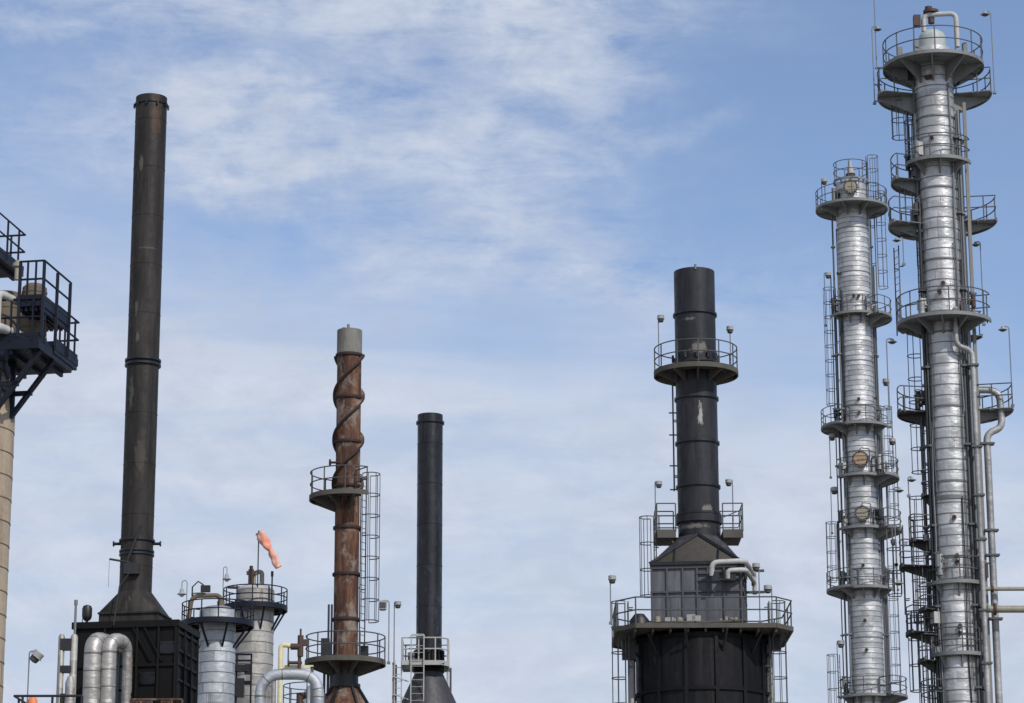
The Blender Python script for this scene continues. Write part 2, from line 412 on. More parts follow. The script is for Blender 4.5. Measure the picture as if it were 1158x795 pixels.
def floodlight(px, py, Y, post_dx=-4, y_bot=None, label='', kind='bucket', size=.30, tilt=0, arm=True, mat='galv', bx=None):
    """lamp head at (px,py) on a slim pole that stands post_dx pixels beside it and runs down to y_bot"""
    hp = T(px, py, Y); s = FPX / ((hp - CAM).dot(FW))
    pole_x = hp.x + post_dx / s
    ax = Axis(px + post_dx, py, Y); zb = ax.z(y_bot if y_bot else py + 40); pole_x = ax.X
    root = thing('floodlight', label, 'floodlight', (pole_x, Y, zb), 'floodlights on the refinery platforms')
    mb = MB(); top = hp.z + size * .55
    if abs(post_dx) > .5: path = bend([(pole_x, Y, zb), (pole_x, Y, top), (hp.x, Y, top)], .12, 4)
    else: path = [(pole_x, Y, zb), (pole_x, Y, hp.z - size * .4)]
    mb.tube(path, .024, 7); mb.box((pole_x, Y, zb + .05), .14, .14, .1)
    if bx: q = Axis(bx, py, Y); mb.bar((pole_x, Y, zb + .15), (q.X, Y, zb + .15), .05); mb.bar((pole_x, Y, zb + .9), (q.X, Y, zb + .9), .05)
    mb.build('pole', MAT[mat], root)
    h = MB(); g = MB(); c = hp; d = size
    if kind == 'bucket':
        tx = Matrix.Rotation(rad(tilt), 3, 'Y')
        def L2(mbx, prof):
            o = len(mbx.v); mbx.lathe(0, 0, prof, 20)
            for i in range(o, len(mbx.v)): mbx.v[i] = c + tx @ mbx.v[i]
        L2(h, [(d * .44, d * .58), (d * .5, d * .52), (d * .48, d * .12), (d * .54, d * .10), (d * .54, d * .03), (d * .40, 0)])
        L2(g, [(d * .42, d * .01), (d * .38, -d * .34), (d * .3, -d * .42), (d * .12, -d * .46)])
        h.build('lamp_head', MAT['head_white'], root); g.build('lens', MAT['head_dark'], root)
    elif kind == 'dish':
        h.lathe(c.x, c.y, [(d * .12, c.z + d * .55), (d * .28, c.z + d * .5), (d * .3, c.z + d * .18), (d * .72, c.z + d * .06), (d * .74, c.z), (d * .5, c.z - d * .05)], 22)
        g.lathe(c.x, c.y, [(d * .48, c.z - d * .05), (d * .44, c.z - d * .18), (d * .2, c.z - d * .28)], 20)
        h.build('lamp_head', MAT['head_white'], root); g.build('lens', MAT['head_dark'], root)
    elif kind == 'box':
        h.hexa([c + Vector(q) * d for q in ((-.42, -.3, -.5), (.42, -.3, -.5), (.42, .3, -.5), (-.42, .3, -.5))],
               [c + Vector(q) * d for q in ((-.5, -.36, .5), (.5, -.36, .5), (.5, .36, .5), (-.5, .36, .5))])
        h.build('lamp_head', MAT['head_white'], root)
        g.box(c + Vector((0, -.37 * d, -.02 * d)), .7 * d, .02 * d, .62 * d); g.box(c + Vector((0, 0, -.55 * d)), .6 * d, .4 * d, .09 * d)
        g.build('lens', MAT['head_dark'], root)
    return root

def gooseneck(px, py, Y, post_px, y_bot, label, r=.33):
    hp = T(px, py, Y); ax = Axis(post_px, y_bot, Y); zb = ax.z(y_bot)
    root = thing('gooseneck_lamp', label, 'lamp', (ax.X, Y, zb), 'gooseneck lamps on the navy platforms')
    mb = MB(); ztop = hp.z + r * 1.8; dx = hp.x - ax.X
    pts = [(ax.X, Y, zb), (ax.X, Y, ztop)] + [(ax.X + dx * .5 * (1 - math.cos(PI * k / 8)), Y, ztop + abs(dx) * .5 * math.sin(PI * k / 8)) for k in range(1, 9)] + [(hp.x, Y, hp.z + r * .8)]
    mb.tube(pts, .022, 7); mb.build('pole', MAT['galv'], root)
    h = MB(); h.lathe(hp.x, hp.y, [(r * .12, hp.z + r * .95), (r * .3, hp.z + r * .8), (r * .36, hp.z + r * .35), (r * .75, hp.z), (r * .72, hp.z - r * .04)], 18)
    h.build('lamp_shade', MAT['head_white'], root)
    g = MB(); g.lathe(hp.x, hp.y, [(r * .4, hp.z - r * .02), (r * .36, hp.z - r * .3), (r * .12, hp.z - r * .42)], 14); g.build('bulb_glass', MAT['glass'], root)
    return root

def flange_ring(mb, ax, z, r, h=.08, proud=.06):
    mb.lathe(ax.X, ax.Y, [(r - .03, z - h / 2), (r + proud, z - h / 2), (r + proud, z + h / 2), (r - .03, z + h / 2)], 48, False)

def manhole(root, ax, deg, z, rs, r, mat='tan', label=None):
    """round blind cover with a bolted rim standing off the shell"""
    o = Vector((math.cos(rad(deg)), math.sin(rad(deg)), 0)); p = ax.pt(rs - .05, deg, z)
    mb = MB(); mb.cyl(p, p + o * .32, r * .86, n=24); mb.cyl(p + o * .24, p + o * .34, r * 1.04, n=28)
    mh = mb.build('manhole', MAT['head_dark'], root)
    cv = MB(); cv.cyl(p + o * .335, p + o * .375, r * .80, n=28); s = Vector((-o.y, o.x, 0))
    cv.bar(p + o * .39 - s * r * .4, p + o * .39 + s * r * .4, .03, .03)
    for k in range(16):
        w = 2 * PI * k / 16; q = p + o * .34 + s * (r * .94 * math.cos(w)) + Vector((0, 0, r * .94 * math.sin(w))); cv.cyl(q, q + o * .05, .03, n=6)
    cv.build('cover', MAT[mat], mh)
    hg = MB(); hg.tube(bend([p + o * .2 + s * r * 1.15 - Vector((0, 0, r * .5)), p + o * .2 + s * r * 1.15 + Vector((0, 0, r * 1.35)), p + o * .45 + Vector((0, 0, r * 1.35)), p + o * .45 + Vector((0, 0, r * .9))], .12), .03, 7); hg.build('davit', MAT['head_dark'], mh)
    if label: mh['label'] = label

def nozzle(root, ax, deg, z, rs, r=.09, l=.35, mat='valve_rust'):
    o = Vector((math.cos(rad(deg)), math.sin(rad(deg)), 0)); p = ax.pt(rs - .05, deg, z)
    mb = MB(); mb.cyl(p, p + o * l, r * .7, n=10); mb.cyl(p + o * (l - .08), p + o * l, r * 1.25, n=14)
    mb.build('nozzle', MAT[mat], root)

# ================================================================== TALL SILVER COLUMN (right edge)
ax = Axis(1071, 440, 116); tall = thing('distillation_column', 'taller thicker silver jacketed column with many ring platforms, at the right edge', 'column', (ax.X, ax.Y, 0), 'silver distillation columns')
R = 21.6 / ax.s(200); TY = 116
clad_shaft(tall, ax, 0, ax.z(58), R, .46, [MAT['clad_tall'], MAT['strap']], heavy=7)
d = MB(); z = ax.z(58); r2 = R * .72
d.lathe(ax.X, ax.Y, [(r2, z - .05), (r2, z + .55)] + [(r2 * math.cos(a), z + .55 + r2 * .75 * math.sin(a)) for a in (.3, .6, .9, 1.2, 1.45)], 40)
d.build('head', MAT['dome'], tall)
zt = ax.z(20)
p = MB(); p.tube(bend([ax.pt(.35, 190, z + .9), ax.pt(.35, 190, zt + .1), Vector((ax.X + 1.05, ax.Y - .25, zt + .1)), Vector((ax.X + 1.05, ax.Y - .25, z + .1))], .3), .11, 12)
p.build('vent_pipe', MAT['white_pipe'], tall)
p = MB(); p.cyl((ax.X, ax.Y, z + 1.3), (ax.X, ax.Y, zt + .2), .14); p.cyl((ax.X, ax.Y, zt + .2), (ax.X, ax.Y, zt + .32), .34, n=18); p.cyl((ax.X - .1, ax.Y, zt + .32), (ax.X - .1, ax.Y, zt + .5), .16)
p.box((ax.X - .65, ax.Y - .1, zt - .2), .3, .3, .5); p.build('relief_valve', MAT['valve_rust'], tall)
def pr(px_half, py): return px_half / ax.s(py)
platform(tall, ax, ax.z(77), R, pr(56.5, 77), 0, 360, nb=9, h=1.15, depth=.9)
platform(tall, ax, ax.z(107), R, pr(64, 107), -14, 194, nb=5, depth=.9)
platform(tall, ax, ax.z(188), R, pr(38, 188), -165, -20, nb=3)
platform(tall, ax, ax.z(205), R, pr(53, 205), 118, 200, nb=2)
platform(tall, ax, ax.z(250), R, pr(64, 250), -8, 100, nb=3); platform(tall, ax, ax.z(254), R, pr(58, 254), 112, 200, nb=2)
platform(tall, ax, ax.z(367), R, pr(53, 367), 142, 342, nb=6, h=1.15); platform(tall, ax, ax.z(377), R, pr(45, 377), 10, 60, nb=1)
platform(tall, ax, ax.z(464), R, pr(73, 464), -12, 88, nb=3); platform(tall, ax, ax.z(466), R, pr(57, 466), 96, 192, nb=2, deck='deck_dark')
platform(tall, ax, ax.z(640), R, pr(62, 640), 152, 192, nb=1, deck='deck_dark')
platform(tall, ax, ax.z(662), R, pr(33, 662), -168, -10, nb=3)
platform(tall, ax, ax.z(716), R, pr(58, 716), 158, 202, nb=1, deck='deck_dark', rail='navy'); platform(tall, ax, ax.z(742), R, pr(31, 742), -168, -10, nb=3)
platform(tall, ax, ax.z(748), R, pr(46, 748), 160, 205, nb=1, deck='deck_dark'); platform(tall, ax, ax.z(800), R, pr(44, 800), 120, 220, nb=2)
def lad(px, z0, z1, out=170, dy=0.0, **k):
    q = Axis(px, (z0 + z1) / 2, TY + dy); ladder(tall, (q.X, q.Y), out, ax.z(z1), ax.z(z0), **k)
lad(1027, 112, 206, 165, .4); lad(1034, 122, 252, 172, 1.0, cage=False)
lad(1036, 206, 300, 170, .3, cz=1.5); lad(1015, 272, 372, 200, .9, cage=False); lad(1040, 255, 372, 185, .5, cage=False)
lad(1047, 372, 562, 172, .6, cz=1.2); lad(1053, 380, 640, 190, 1.0, cage=False)
lad(1050, 560, 745, 178, .5, cz=1.6); lad(1058, 640, 900, 182, .2, cz=1.5)
lad(1087, 110, 250, -10, .4, cage=False); lad(1108, 640, 800, 10, -.2, cage=False)
# pipes strapped along the shell
def vpipe(root, a, deg, off, z0, z1, r, mat, name='riser_pipe', R_=None):
    p = a.pt((R_ or R) + off, deg, 0); mb = MB(); mb.tube([(p.x, p.y, z0), (p.x, p.y, z1)], r, 12)
    z = z0 + 1.2
    while z < z1 - .4: mb.box((p.x, p.y, z), r * 2 + .14, r * 2 + .14, .09); z += 3.4
    return mb.build(name, MAT[mat], root)
vpipe(tall, ax, -22, .16, 0, ax.z(128), .06, 'galv'); vpipe(tall, ax, -34, .12, 0, ax.z(135), .045, 'galv_dark')
vpipe(tall, ax, -46, .12, 0, ax.z(345), .05, 'galv_dark'); vpipe(tall, ax, 8, .22, 0, ax.z(150), .09, 'light_grey')
vpipe(tall, ax, 190, .12, ax.z(740), ax.z(95), .06, 'galv_dark'); vpipe(tall, ax, 205, .10, 0, ax.z(380), .04, 'galv_dark')
m1 = MB(); q = ax.pt(R + .42, -8, 0); m1.bar((q.x, q.y, 0), (q.x, q.y, ax.z(118)), .14, .14); m1.build('cable_tray', MAT['cable_tan'], tall)
pj = Axis(1101, 430, TY - .9); p0 = Axis(1081, 380, TY - 1.15)
m1 = MB(); m1.tube(bend([ax.pt(R - .1, -55, ax.z(352)), Vector((p0.X, p0.Y, p0.z(352))), Vector((p0.X, p0.Y, p0.z(391))), Vector((pj.X, pj.Y, pj.z(396))), Vector((pj.X, pj.Y, 0))], .32), .112, 12)
op = m1.build('overhead_pipe', MAT['clad_grey'], tall); m1 = MB()
for py in (413, 505, 560, 610, 690, 750): m1.box((pj.X, pj.Y, pj.z(py)), .46, .34, .08)
split_build(m1, 'clamp', MAT['galv_dark'], op)
pj = Axis(1119, 560, TY - .2); pk = Axis(1134, 470, TY - .2)
m1 = MB(); m1.tube(bend([ax.pt(R - .1, 0, ax.z(441)), Vector((pk.X - .1, pk.Y, pk.z(441))), Vector((pk.X - .05, pk.Y, pk.z(484))), Vector((pj.X, pj.Y, pj.z(490))), Vector((pj.X, pj.Y, 0))], .5), .15, 14)
op = m1.build('overhead_pipe', MAT['clad_grey'], tall); m1 = MB()
for py in (502, 600, 628, 700): m1.box((pj.X, pj.Y, pj.z(py)), .58, .4, .08)
split_build(m1, 'clamp', MAT['galv_dark'], op)
for dg, py in ((-112, 163), (-98, 327), (-108, 336), (-92, 633), (-92, 640), (-118, 95), (-108, 95), (-92, 712), (-94, 720), (-95, 590)): nozzle(tall, ax, dg, ax.z(py), R, .08, .2)
mb = MB(); flange_ring(mb, ax, ax.z(566), R, .16, .05); mb.build('stiffener_ring', MAT['strap'], tall)
vpipe(tall, ax, 196, .14, 0, ax.z(255), .085, 'black_rail'); vpipe(tall, ax, 172, .3, 0, ax.z(470), .05, 'galv_dark')
# equipment standing on the upper ring
rt = MB()
for dg in (200, 235, 320): q = ax.pt(1.6, dg, ax.z(77)); rt.box((q.x, q.y, q.z), .22, .22, .75, 0, True)
split_build(rt, 'junction_box', MAT['galv'], tall)
rod = MB(); q = Axis(990, 40, TY); rod.tube([(q.X, q.Y, q.z(77)), (q.X, q.Y, q.z(-14))], .022, 6); rod.box((q.X + .12, q.Y, q.z(77)), .4, .08, .08); rod.build('lightning_rod', MAT['galv'], tall)

def clutter(root, a, rs, items, seed):
    rng = random.Random(seed)
    for py, d0, d1, n in items:
        for k in range(n):
            dg = rng.uniform(d0, d1); z = a.z(py) + rng.uniform(.1, .9); o = Vector((math.cos(rad(dg)), math.sin(rad(dg)), 0)); p = a.pt(rs + .16, dg, z); kind = rng.random(); mb = MB()
            if kind < .4:
                mb.box((p.x, p.y, z), .26, rng.uniform(.25, .5), rng.uniform(.3, .6), rad(dg)); mb.build('junction_box', MAT[rng.choice(['galv', 'black_rail', 'light_grey'])], root)
            elif kind < .75:
                mb.cyl(a.pt(rs - .05, dg, z), a.pt(rs + .5, dg, z), .07); mb.cyl(a.pt(rs + .3, dg, z), a.pt(rs + .38, dg, z), .15, n=12); mb.cyl(a.pt(rs + .46, dg, z - .25), a.pt(rs + .46, dg, z + .3), .1); mb.arc(a.pt(rs + .46, dg, 0).x, a.pt(rs + .46, dg, 0).y, .14, z + .34, 0, 360, .02)
                mb.build('valve', MAT[rng.choice(['valve_rust', 'galv', 'black_rail'])], root)
            else:
                q = a.pt(rs + .3, dg, z); mb.cyl((q.x, q.y, z - .4), (q.x, q.y, z + .5), .13, n=12); mb.cyl(a.pt(rs - .05, dg, z + .3), (q.x, q.y, z + .3), .06); mb.build('level_gauge', MAT[rng.choice(['galv', 'clad_grey'])], root)
def conduit(root, a, rs, dg, z0, z1, r=.025, mat='galv_dark', seed=1):
    rng = random.Random(seed); pts = []; z = z0
    while z < z1: pts.append(a.pt(rs + .06 + rng.uniform(0, .05), dg + rng.uniform(-3, 3), z)); z += rng.uniform(1.6, 3)
    pts.append(a.pt(rs + .06, dg, z1)); mb = MB(); mb.tube(pts, r, 6); mb.build('conduit', MAT[mat], root)
clutter(tall, ax, R, [(205, 150, 195, 3), (252, 150, 200, 3), (367, 160, 215, 4), (367, -50, -15, 2), (466, 150, 195, 4), (464, 0, 40, 3), (640, 160, 190, 3), (662, -150, -120, 2), (662, -45, -15, 2), (716, 165, 200, 3), (748, 165, 205, 3), (188, 190, 215, 2), (107, 170, 190, 2), (107, 0, 12, 2)], 3)
for k, (dg, a0_, a1_) in enumerate(((-62, 780, 280), (-38, 800, 300), (-55, 470, 100), (-28, 640, 330), (184, 620, 130), (209, 800, 480), (-142, 560, 380), (-70, 800, 566))): conduit(tall, ax, R, dg, ax.z(a0_) if a0_ < 800 else 2, ax.z(a1_), .022 + .008 * (k % 3), ('galv_dark', 'black_rail', 'galv')[k % 3], k)
lad(1022, 590, 690, 175, .9, cz=.8); lad(1041, 130, 190, 180, .9, cz=.6); lad(1044, 470, 560, 190, 1.2, cage=False); lad(1046, 690, 800, 200, 1.0, cz=.8)
platform(tall, ax, ax.z(612), R, pr(50, 612), 150, 198, nb=1, deck='deck_dark'); platform(tall, ax, ax.z(560), R, pr(34, 560), 158, 190, nb=1, deck='deck_dark'); platform(tall, ax, ax.z(690), R, pr(42, 690), 165, 205, nb=1, deck='deck_dark')
# horizontal lines leaving to the right
for px, py, Y, r, lb in ((1114, 666, TY - .6, .085, 'thinner upper tan pipe running level off the right edge'), (1117, 689, TY - .9, .15, 'thicker lower tan pipe running level off the right edge')):
    a, b_ = T(px, py, Y), T(px + 330, py - 2, Y); b_.z = a.z
    t = thing('pipeline', lb, 'pipe', (a.x, a.y, a.z), 'tan pipes leaving to the right')
    mb = MB(); mb.tube([a, b_], r, 14); mb.build('pipe_run', MAT['pipe_tan'], t)
    mb = MB(); mb.cyl(a + Vector((.25, 0, 0)), a + Vector((.34, 0, 0)), r * 1.7, n=18); mb.build('flange', MAT['valve_rust'], t)
    if r > .1:                                                     # trestle carrying both lines, beyond the frame
        tr = thing('pipe_trestle', 'steel trestle under the two level tan pipes', 'trestle', (b_.x - 2, b_.y, 0)); mb = MB()
        for e in (-.5, .5): mb.bar((b_.x - 2 + e, b_.y + .1, 0), (b_.x - 2 + e, b_.y + .1, a.z + .9), .2)
        mb.bar((b_.x - 2.6, b_.y + .1, a.z - r - .1), (b_.x - 1.4, b_.y + .1, a.z - r - .1), .2); mb.build('frame', MAT['galv'], tr)

# ================================================================== SMALLER SILVER COLUMN
ax = Axis(971.5, 480, 165); small = thing('distillation_column', 'shorter slimmer silver jacketed column left of the tall one, with round covers', 'column', (ax.X, ax.Y, 0), 'silver distillation columns')
R = 18 / ax.s(480); SY = 165
clad_shaft(small, ax, 0, ax.z(212), R, .31, [MAT['clad_small'], MAT['strap']], heavy=9, strap=.026, seams=False, proud=.008)
d = MB(); z = ax.z(212); d.lathe(ax.X, ax.Y, [(R, z), (R * .9, z + .2), (R * .6, z + .38), (.1, z + .45)], 40); d.build('head', MAT['clad_small'], small)
v_ = MB(); v_.cyl((ax.X, ax.Y, z + .3), (ax.X, ax.Y, ax.z(198)), .16); v_.cyl((ax.X, ax.Y, ax.z(200)), (ax.X, ax.Y, ax.z(197)), .3, n=18); v_.build('top_nozzle', MAT['valve_rust'], small)
v_ = MB(); v_.cyl((ax.X, ax.Y, ax.z(197)), (ax.X, ax.Y, ax.z(189)), .2); v_.cyl((ax.X, ax.Y, ax.z(189)), (ax.X, ax.Y, ax.z(183)), .1); v_.build('relief_valve', MAT['white_pipe'], small)
platform(small, ax, ax.z(237), R, pr(40.5, 237), 0, 360, nb=8, h=1.1)
platform(small, ax, ax.z(206), R - .02, pr(19.5, 206), 0, 360, nb=4, h=1.15, depth=.25)
platform(small, ax, ax.z(359), R, pr(29, 359), 190, 300, nb=3); platform(small, ax, ax.z(361), R, pr(41, 361), -58, 40, nb=3)
platform(small, ax, ax.z(484), R, pr(43, 484), 130, 232, nb=3); platform(small, ax, ax.z(484), R, pr(33, 484), 234, 352, nb=3)
platform(small, ax, ax.z(541), R, pr(29, 541), 195, 300, nb=2); platform(small, ax, ax.z(542), R, pr(43, 542), -58, 42, nb=3)
platform(small, ax, ax.z(600), R, pr(29, 600), 195, 300, nb=2); platform(small, ax, ax.z(601), R, pr(44, 601), -58, 42, nb=3)
platform(small, ax, ax.z(668), R, pr(43, 668), 128, 240, nb=3); platform(small, ax, ax.z(668), R, pr(33, 668), 242, 352, nb=3)
platform(small, ax, ax.z(789), R, pr(32, 789), 175, 300, nb=3); platform(small, ax, ax.z(789), R, pr(44, 789), -58, 40, nb=3)
manhole(small, ax, -98, ax.z(218), R, pr(8, 218), 'tan', 'round pale cover under the top rail ring')
manhole(small, ax, -97, ax.z(524), R, pr(9, 524), 'bronze', 'round bronze tinted cover, upper of the two lower ones')
manhole(small, ax, -97, ax.z(585), R, pr(8.5, 585), 'tan', 'round tan cover, lowest one')
def lad2(px, y0, y1, out, dy=0.0, **k):
    q = Axis(px, (y0 + y1) / 2, SY + dy); ladder(small, (q.X, q.Y), out, ax.z(y1), ax.z(y0), **k)
lad2(981, 176, 237, -20, .3, cz=.8); lad2(990, 215, 350, -10, .5, cz=1.5); lad2(946, 325, 484, 190, .3, cz=1.5)
lad2(997, 458, 541, 0, .6, cz=.8); lad2(1003, 520, 600, 0, .6, cz=.8); lad2(948, 590, 668, 180, .3, cz=.6); lad2(1004, 640, 789, 0, .4, cz=1.0); lad2(951, 740, 920, 190, .3)
vpipe(small, ax, 186, .28, 0, ax.z(243), .055, 'galv_dark', R_=R); vpipe(small, ax, 200, .14, 0, ax.z(330), .06, 'galv', R_=R)
vpipe(small, ax, 176, .45, 0, ax.z(312), .035, 'galv_dark', R_=R); vpipe(small, ax, -8, .14, 0, ax.z(250), .05, 'galv_dark', R_=R)
vpipe(small, ax, 10, .3, 0, ax.z(300), .05, 'galv_dark', R_=R)
for dg, py in ((-100, 340), (-84, 340), (-96, 456), (-96, 471), (-72, 521), (-70, 581), (-100, 705), (-98, 738), (-20, 452), (200, 311), (-15, 625), (-100, 643)): nozzle(small, ax, dg, ax.z(py), R, .08, .22)

clutter(small, ax, R, [(237, 190, 215, 2), (359, 188, 210, 2), (361, -40, 0, 2), (484, 170, 200, 2), (484, -25, 0, 2), (541, 185, 210, 2), (542, -40, -10, 2), (600, 185, 210, 2), (601, -40, -10, 2), (668, 170, 200, 2), (668, -20, 0, 2), (789, 180, 205, 2)], 5)
for k, (dg, a0_, a1_) in enumerate(((194, 800, 260), (208, 640, 330), (-24, 800, 240), (0, 760, 360), (-150, 480, 365), (-30, 600, 484))): conduit(small, ax, R, dg, ax.z(a0_) if a0_ < 800 else 2, ax.z(a1_), .03, ('galv_dark', 'black_rail', 'galv')[k % 3], k)
# ================================================================== BLACK HEATER WITH STACK (centre right)
ax = Axis(788, 470, 116); heater = thing('furnace', 'broad black cylindrical furnace with slate box, hood and ringed black stack', 'furnace', (ax.X, ax.Y, 0))
GY = 116; R = 23.3 / ax.s(470); hz = ax.z(606); GX = ax.X
mb = MB(); zt = ax.z(308.5)
HST = chipped('blue_black_paint', (.015, .0155, .019), (.40, .38, .35), .69, .5, .3, [(.1, -R, ax.z(474), .12, .55, (.36, .345, .32)), (.1, -R, ax.z(399), .4, .3, (.16, .145, .12)), (-.3, -R, ax.z(366), .3, .07, (.12, .115, .11)), (.35, -R, ax.z(580), .3, .2, (.17, .16, .14)), (-.35, -R, ax.z(599), .7, .12, (.15, .135, .12))])
mb.lathe(ax.X, ax.Y, [(R, hz - .2), (R, zt)], 56, False); mb.lathe(ax.X, ax.Y, [(R - .03, zt), (R - .03, zt - 1.5)], 56, False); mb.sector(ax.X, ax.Y, R - .03, R, zt, zt + .012, 0, 360)
st = mb.build('stack', HST, heater); hz = ax.z(609)
for py in (357, 452, 502, 551.5, 583): 
    mb = MB(); flange_ring(mb, ax, ax.z(py), R, .1, .07); mb.build('stiffener_ring', MAT['stack_black'], st)
mb = MB(); flange_ring(mb, ax, ax.z(589), R, .3, .1); mb.build('flange', HST, st)
mb = MB(); flange_ring(mb, ax, ax.z(412), R, .16, .09)
for k in range(12): q = ax.pt(R + .1, k * 30, ax.z(406)); mb.box((q.x, q.y, q.z), .1, .1, .3)
mb.build('flange', HST, st)
mb = MB(); mb.tube([(ax.X, ax.Y - R, zt - .1), (ax.X, ax.Y - R, zt + .12)], .05); mb.build('lifting_lug', MAT['galv'], st)
platform(heater, ax, ax.z(422), R, pr(47.5, 422), 0, 360, 'deck_brown', 'green_grey', nb=10, thick=.15, depth=.5)
q = Axis(761.5, 490, GY + .3); ladder(heater, (q.X, q.Y), 180, ax.z(553), ax.z(430), 'green_grey', cage=False, w=.3)
mb = MB()
for py in (465, 490, 525, 552): mb.bar((q.X - .18, q.Y, ax.z(py)), (q.X + .5, q.Y, ax.z(py)), .05)
split_build(mb, 'ladder_support', MAT['green_grey'], heater)
# box with a small turn to the right
TH = rad(7); f = Vector((math.cos(TH), -math.sin(TH), 0)); gdir = Vector((math.sin(TH), math.cos(TH), 0))
w, dp = 100 / ax.s(665), 3.6
cb_ = Axis(787.5, 665, GY - dp / 2); zb, ze = cb_.z(712), cb_.z(637); FC = Vector((cb_.X, cb_.Y, 0))       # middle of the front face
BC = FC + gdir * (dp / 2)
def fp(u, v, z): return FC + f * u + gdir * v + Vector((0, 0, z))
mb = MB(); mb.hexa([fp(-w / 2, 0, zb), fp(w / 2, 0, zb), fp(w / 2, dp, zb), fp(-w / 2, dp, zb)], [fp(-w / 2, 0, ze), fp(w / 2, 0, ze), fp(w / 2, dp, ze), fp(-w / 2, dp, ze)])
box = mb.build('convection_box', MAT['panel'], heater)
mb = MB(); sw = w / 100
for px in (0, 17.5, 35, 51, 63, 81, 100): mb.bar(fp(-w / 2 + px * sw, -.035, zb), fp(-w / 2 + px * sw, -.035, ze), .07, .09)
for v in (.9, 1.8, 2.7, 3.55): mb.bar(fp(w / 2 + .035, v, zb), fp(w / 2 + .035, v, ze), .09, .07)
for py, e in ((641, .12), (669, .07)): mb.bar(fp(-w / 2 - .05, -.045, cb_.z(py)), fp(w / 2 + .05, -.045, cb_.z(py)), .08, e); mb.bar(fp(w / 2 + .05, -.03, cb_.z(py)), fp(w / 2 + .05, dp, cb_.z(py)), .08, e)
for py in (648.5, 656.5): mb.bar(fp(-w / 2 + 50 * sw, -.05, cb_.z(py)), fp(w / 2, -.05, cb_.z(py)), .09, .08)
mb.build('stiffener', MAT['panel_dark'], box)
mb = MB()
for px, h in ((20, .35), (30, .3), (44, .45), (50, .4)): 
    q = fp(-w / 2 + px * sw, -.22, zb + .12); mb.box((q.x, q.y, q.z), .35, .3, h, -TH, True)
split_build(mb, 'burner_cover', MAT['head_white'], heater)
mb = MB(); q = fp(-w / 2 - .5, -.2, zb + .1); mb.lathe(q.x, q.y, [(.42, q.z), (.4, q.z + .3), (.2, q.z + .55)], 20); mb.build('burner_housing', MAT['black_rail'], heater)
# square-to-round hood: four flat triangles and four coned corners
mb = MB(); n = 12; top = []; ov = .06
sq = [fp(-w / 2 - ov, -ov, ze), fp(w / 2 + ov, -ov, ze), fp(w / 2 + ov, dp + ov, ze), fp(-w / 2 - ov, dp + ov, ze)]
def hr(a): return Vector((ax.X, ax.Y, hz)) + (f * math.cos(rad(a)) + gdir * math.sin(rad(a))) * (R + .03)
vs = [hr(a) for a in range(0, 360, 9)] + sq; K = 40
fs = [(K, K + 1, 30)] ; tri = [(K + 1, K + 2, 0), (K + 2, K + 3, 10), (K + 3, K, 20)]
fan = []
for corner, s0 in ((K + 1, 30), (K + 2, 0), (K + 3, 10), (K, 20)):
    for i in range(10): fan.append((corner, (s0 + i + 1) % 40, (s0 + i) % 40))
mb.add(vs, fs + tri); mb.mi = 1; mb.add(vs, fan)
hood = mb.build('hood', [MAT['hood_brown'], MAT['cone_grey']], heater, 10)
mb = MB(); apex = hr(270); up01 = Vector((0, 0, .03)) - gdir * .04
for c_ in (sq[0], sq[1]): mb.bar(apex + up01, c_ + up01, .1, .1)
for t in (-.24, .0, .24):
    bp = fp(w * t * 1.02, -ov, ze); hgt = 1 - abs(t) * 2
    if t: mb.bar(bp + up01, bp + (apex - fp(0, -ov, ze)) * hgt + up01, .05, .07)
mb.bar(sq[0] - gdir * .03, sq[1] - gdir * .03, .12, .14); mb.bar(sq[1], sq[2], .12, .14)
mb.build('hood_rib', MAT['stack_black'], hood)
# side decks at the stack foot, joined behind the stack
zd = ax.z(603)
mb = MB(); x_ = Axis(742, 603, GY).X; y_ = Axis(838.5, 603, GY).X; mb.box(((x_ + y_) / 2, GY + 1.3, zd - .2), y_ - x_, .86, .2, 0, True); bp_ = mb.build('platform', MAT['deck_brown'], heater); r = MB(); rail_path(r, [(x_, GY + .87), (x_, GY + 1.7), (y_, GY + 1.7), (y_, GY + .87)], zd, 1.1, .026, True, 1.0, False); r.build('railing', MAT['green_grey'], bp_)
for px0, px1, sd_ in ((742, 763, -1), (816, 838.5, 1)):
    a, b_ = Axis(px0, 603, GY).X, Axis(px1, 603, GY).X; mb = MB()
    mb.box(((a + b_) / 2, GY, zd - .2), b_ - a, 1.7, .2, 0, True); mb.bar((a, GY - .85, zd - .28), (b_, GY - .85, zd - .28), .1, .16)
    mb.bar(((a + b_) / 2, GY - .6, zd - .2), (ax.X + sd_ * R, GY - .3, zd - .75), .09); pl = mb.build('platform', MAT['deck_brown'], heater)
    r = MB(); o_ = a if sd_ < 0 else b_; i_ = b_ if sd_ < 0 else a
    rail_path(r, [(i_, GY - .82), (o_, GY - .82), (o_, GY + .82), (i_, GY + .82)], zd, 1.1, .026, True, .9, False)
    if sd_ > 0: r.tube([(i_, GY - .82, zd + .5), (o_, GY - .82, zd + .85)], .02, 6)
    r.build('railing', MAT['green_grey'], pl)
q = Axis(741, 625, GY - .3); ladder(heater, (q.X, q.Y), 190, ax.z(700), ax.z(587), 'green_grey', w=.4, cz=.9, hoop=1.1, cr=.34)
mb = MB(); rng = random.Random(4)
for k in range(9):
    u = rng.uniform(-.5, .5) * w; q = fp(u, -rng.uniform(.15, .45), zb); mb.cyl(q, q + Vector((0, 0, rng.uniform(.2, .55))), rng.uniform(.05, .14))
split_build(mb, 'burner_stub', MAT['tan'], heater)
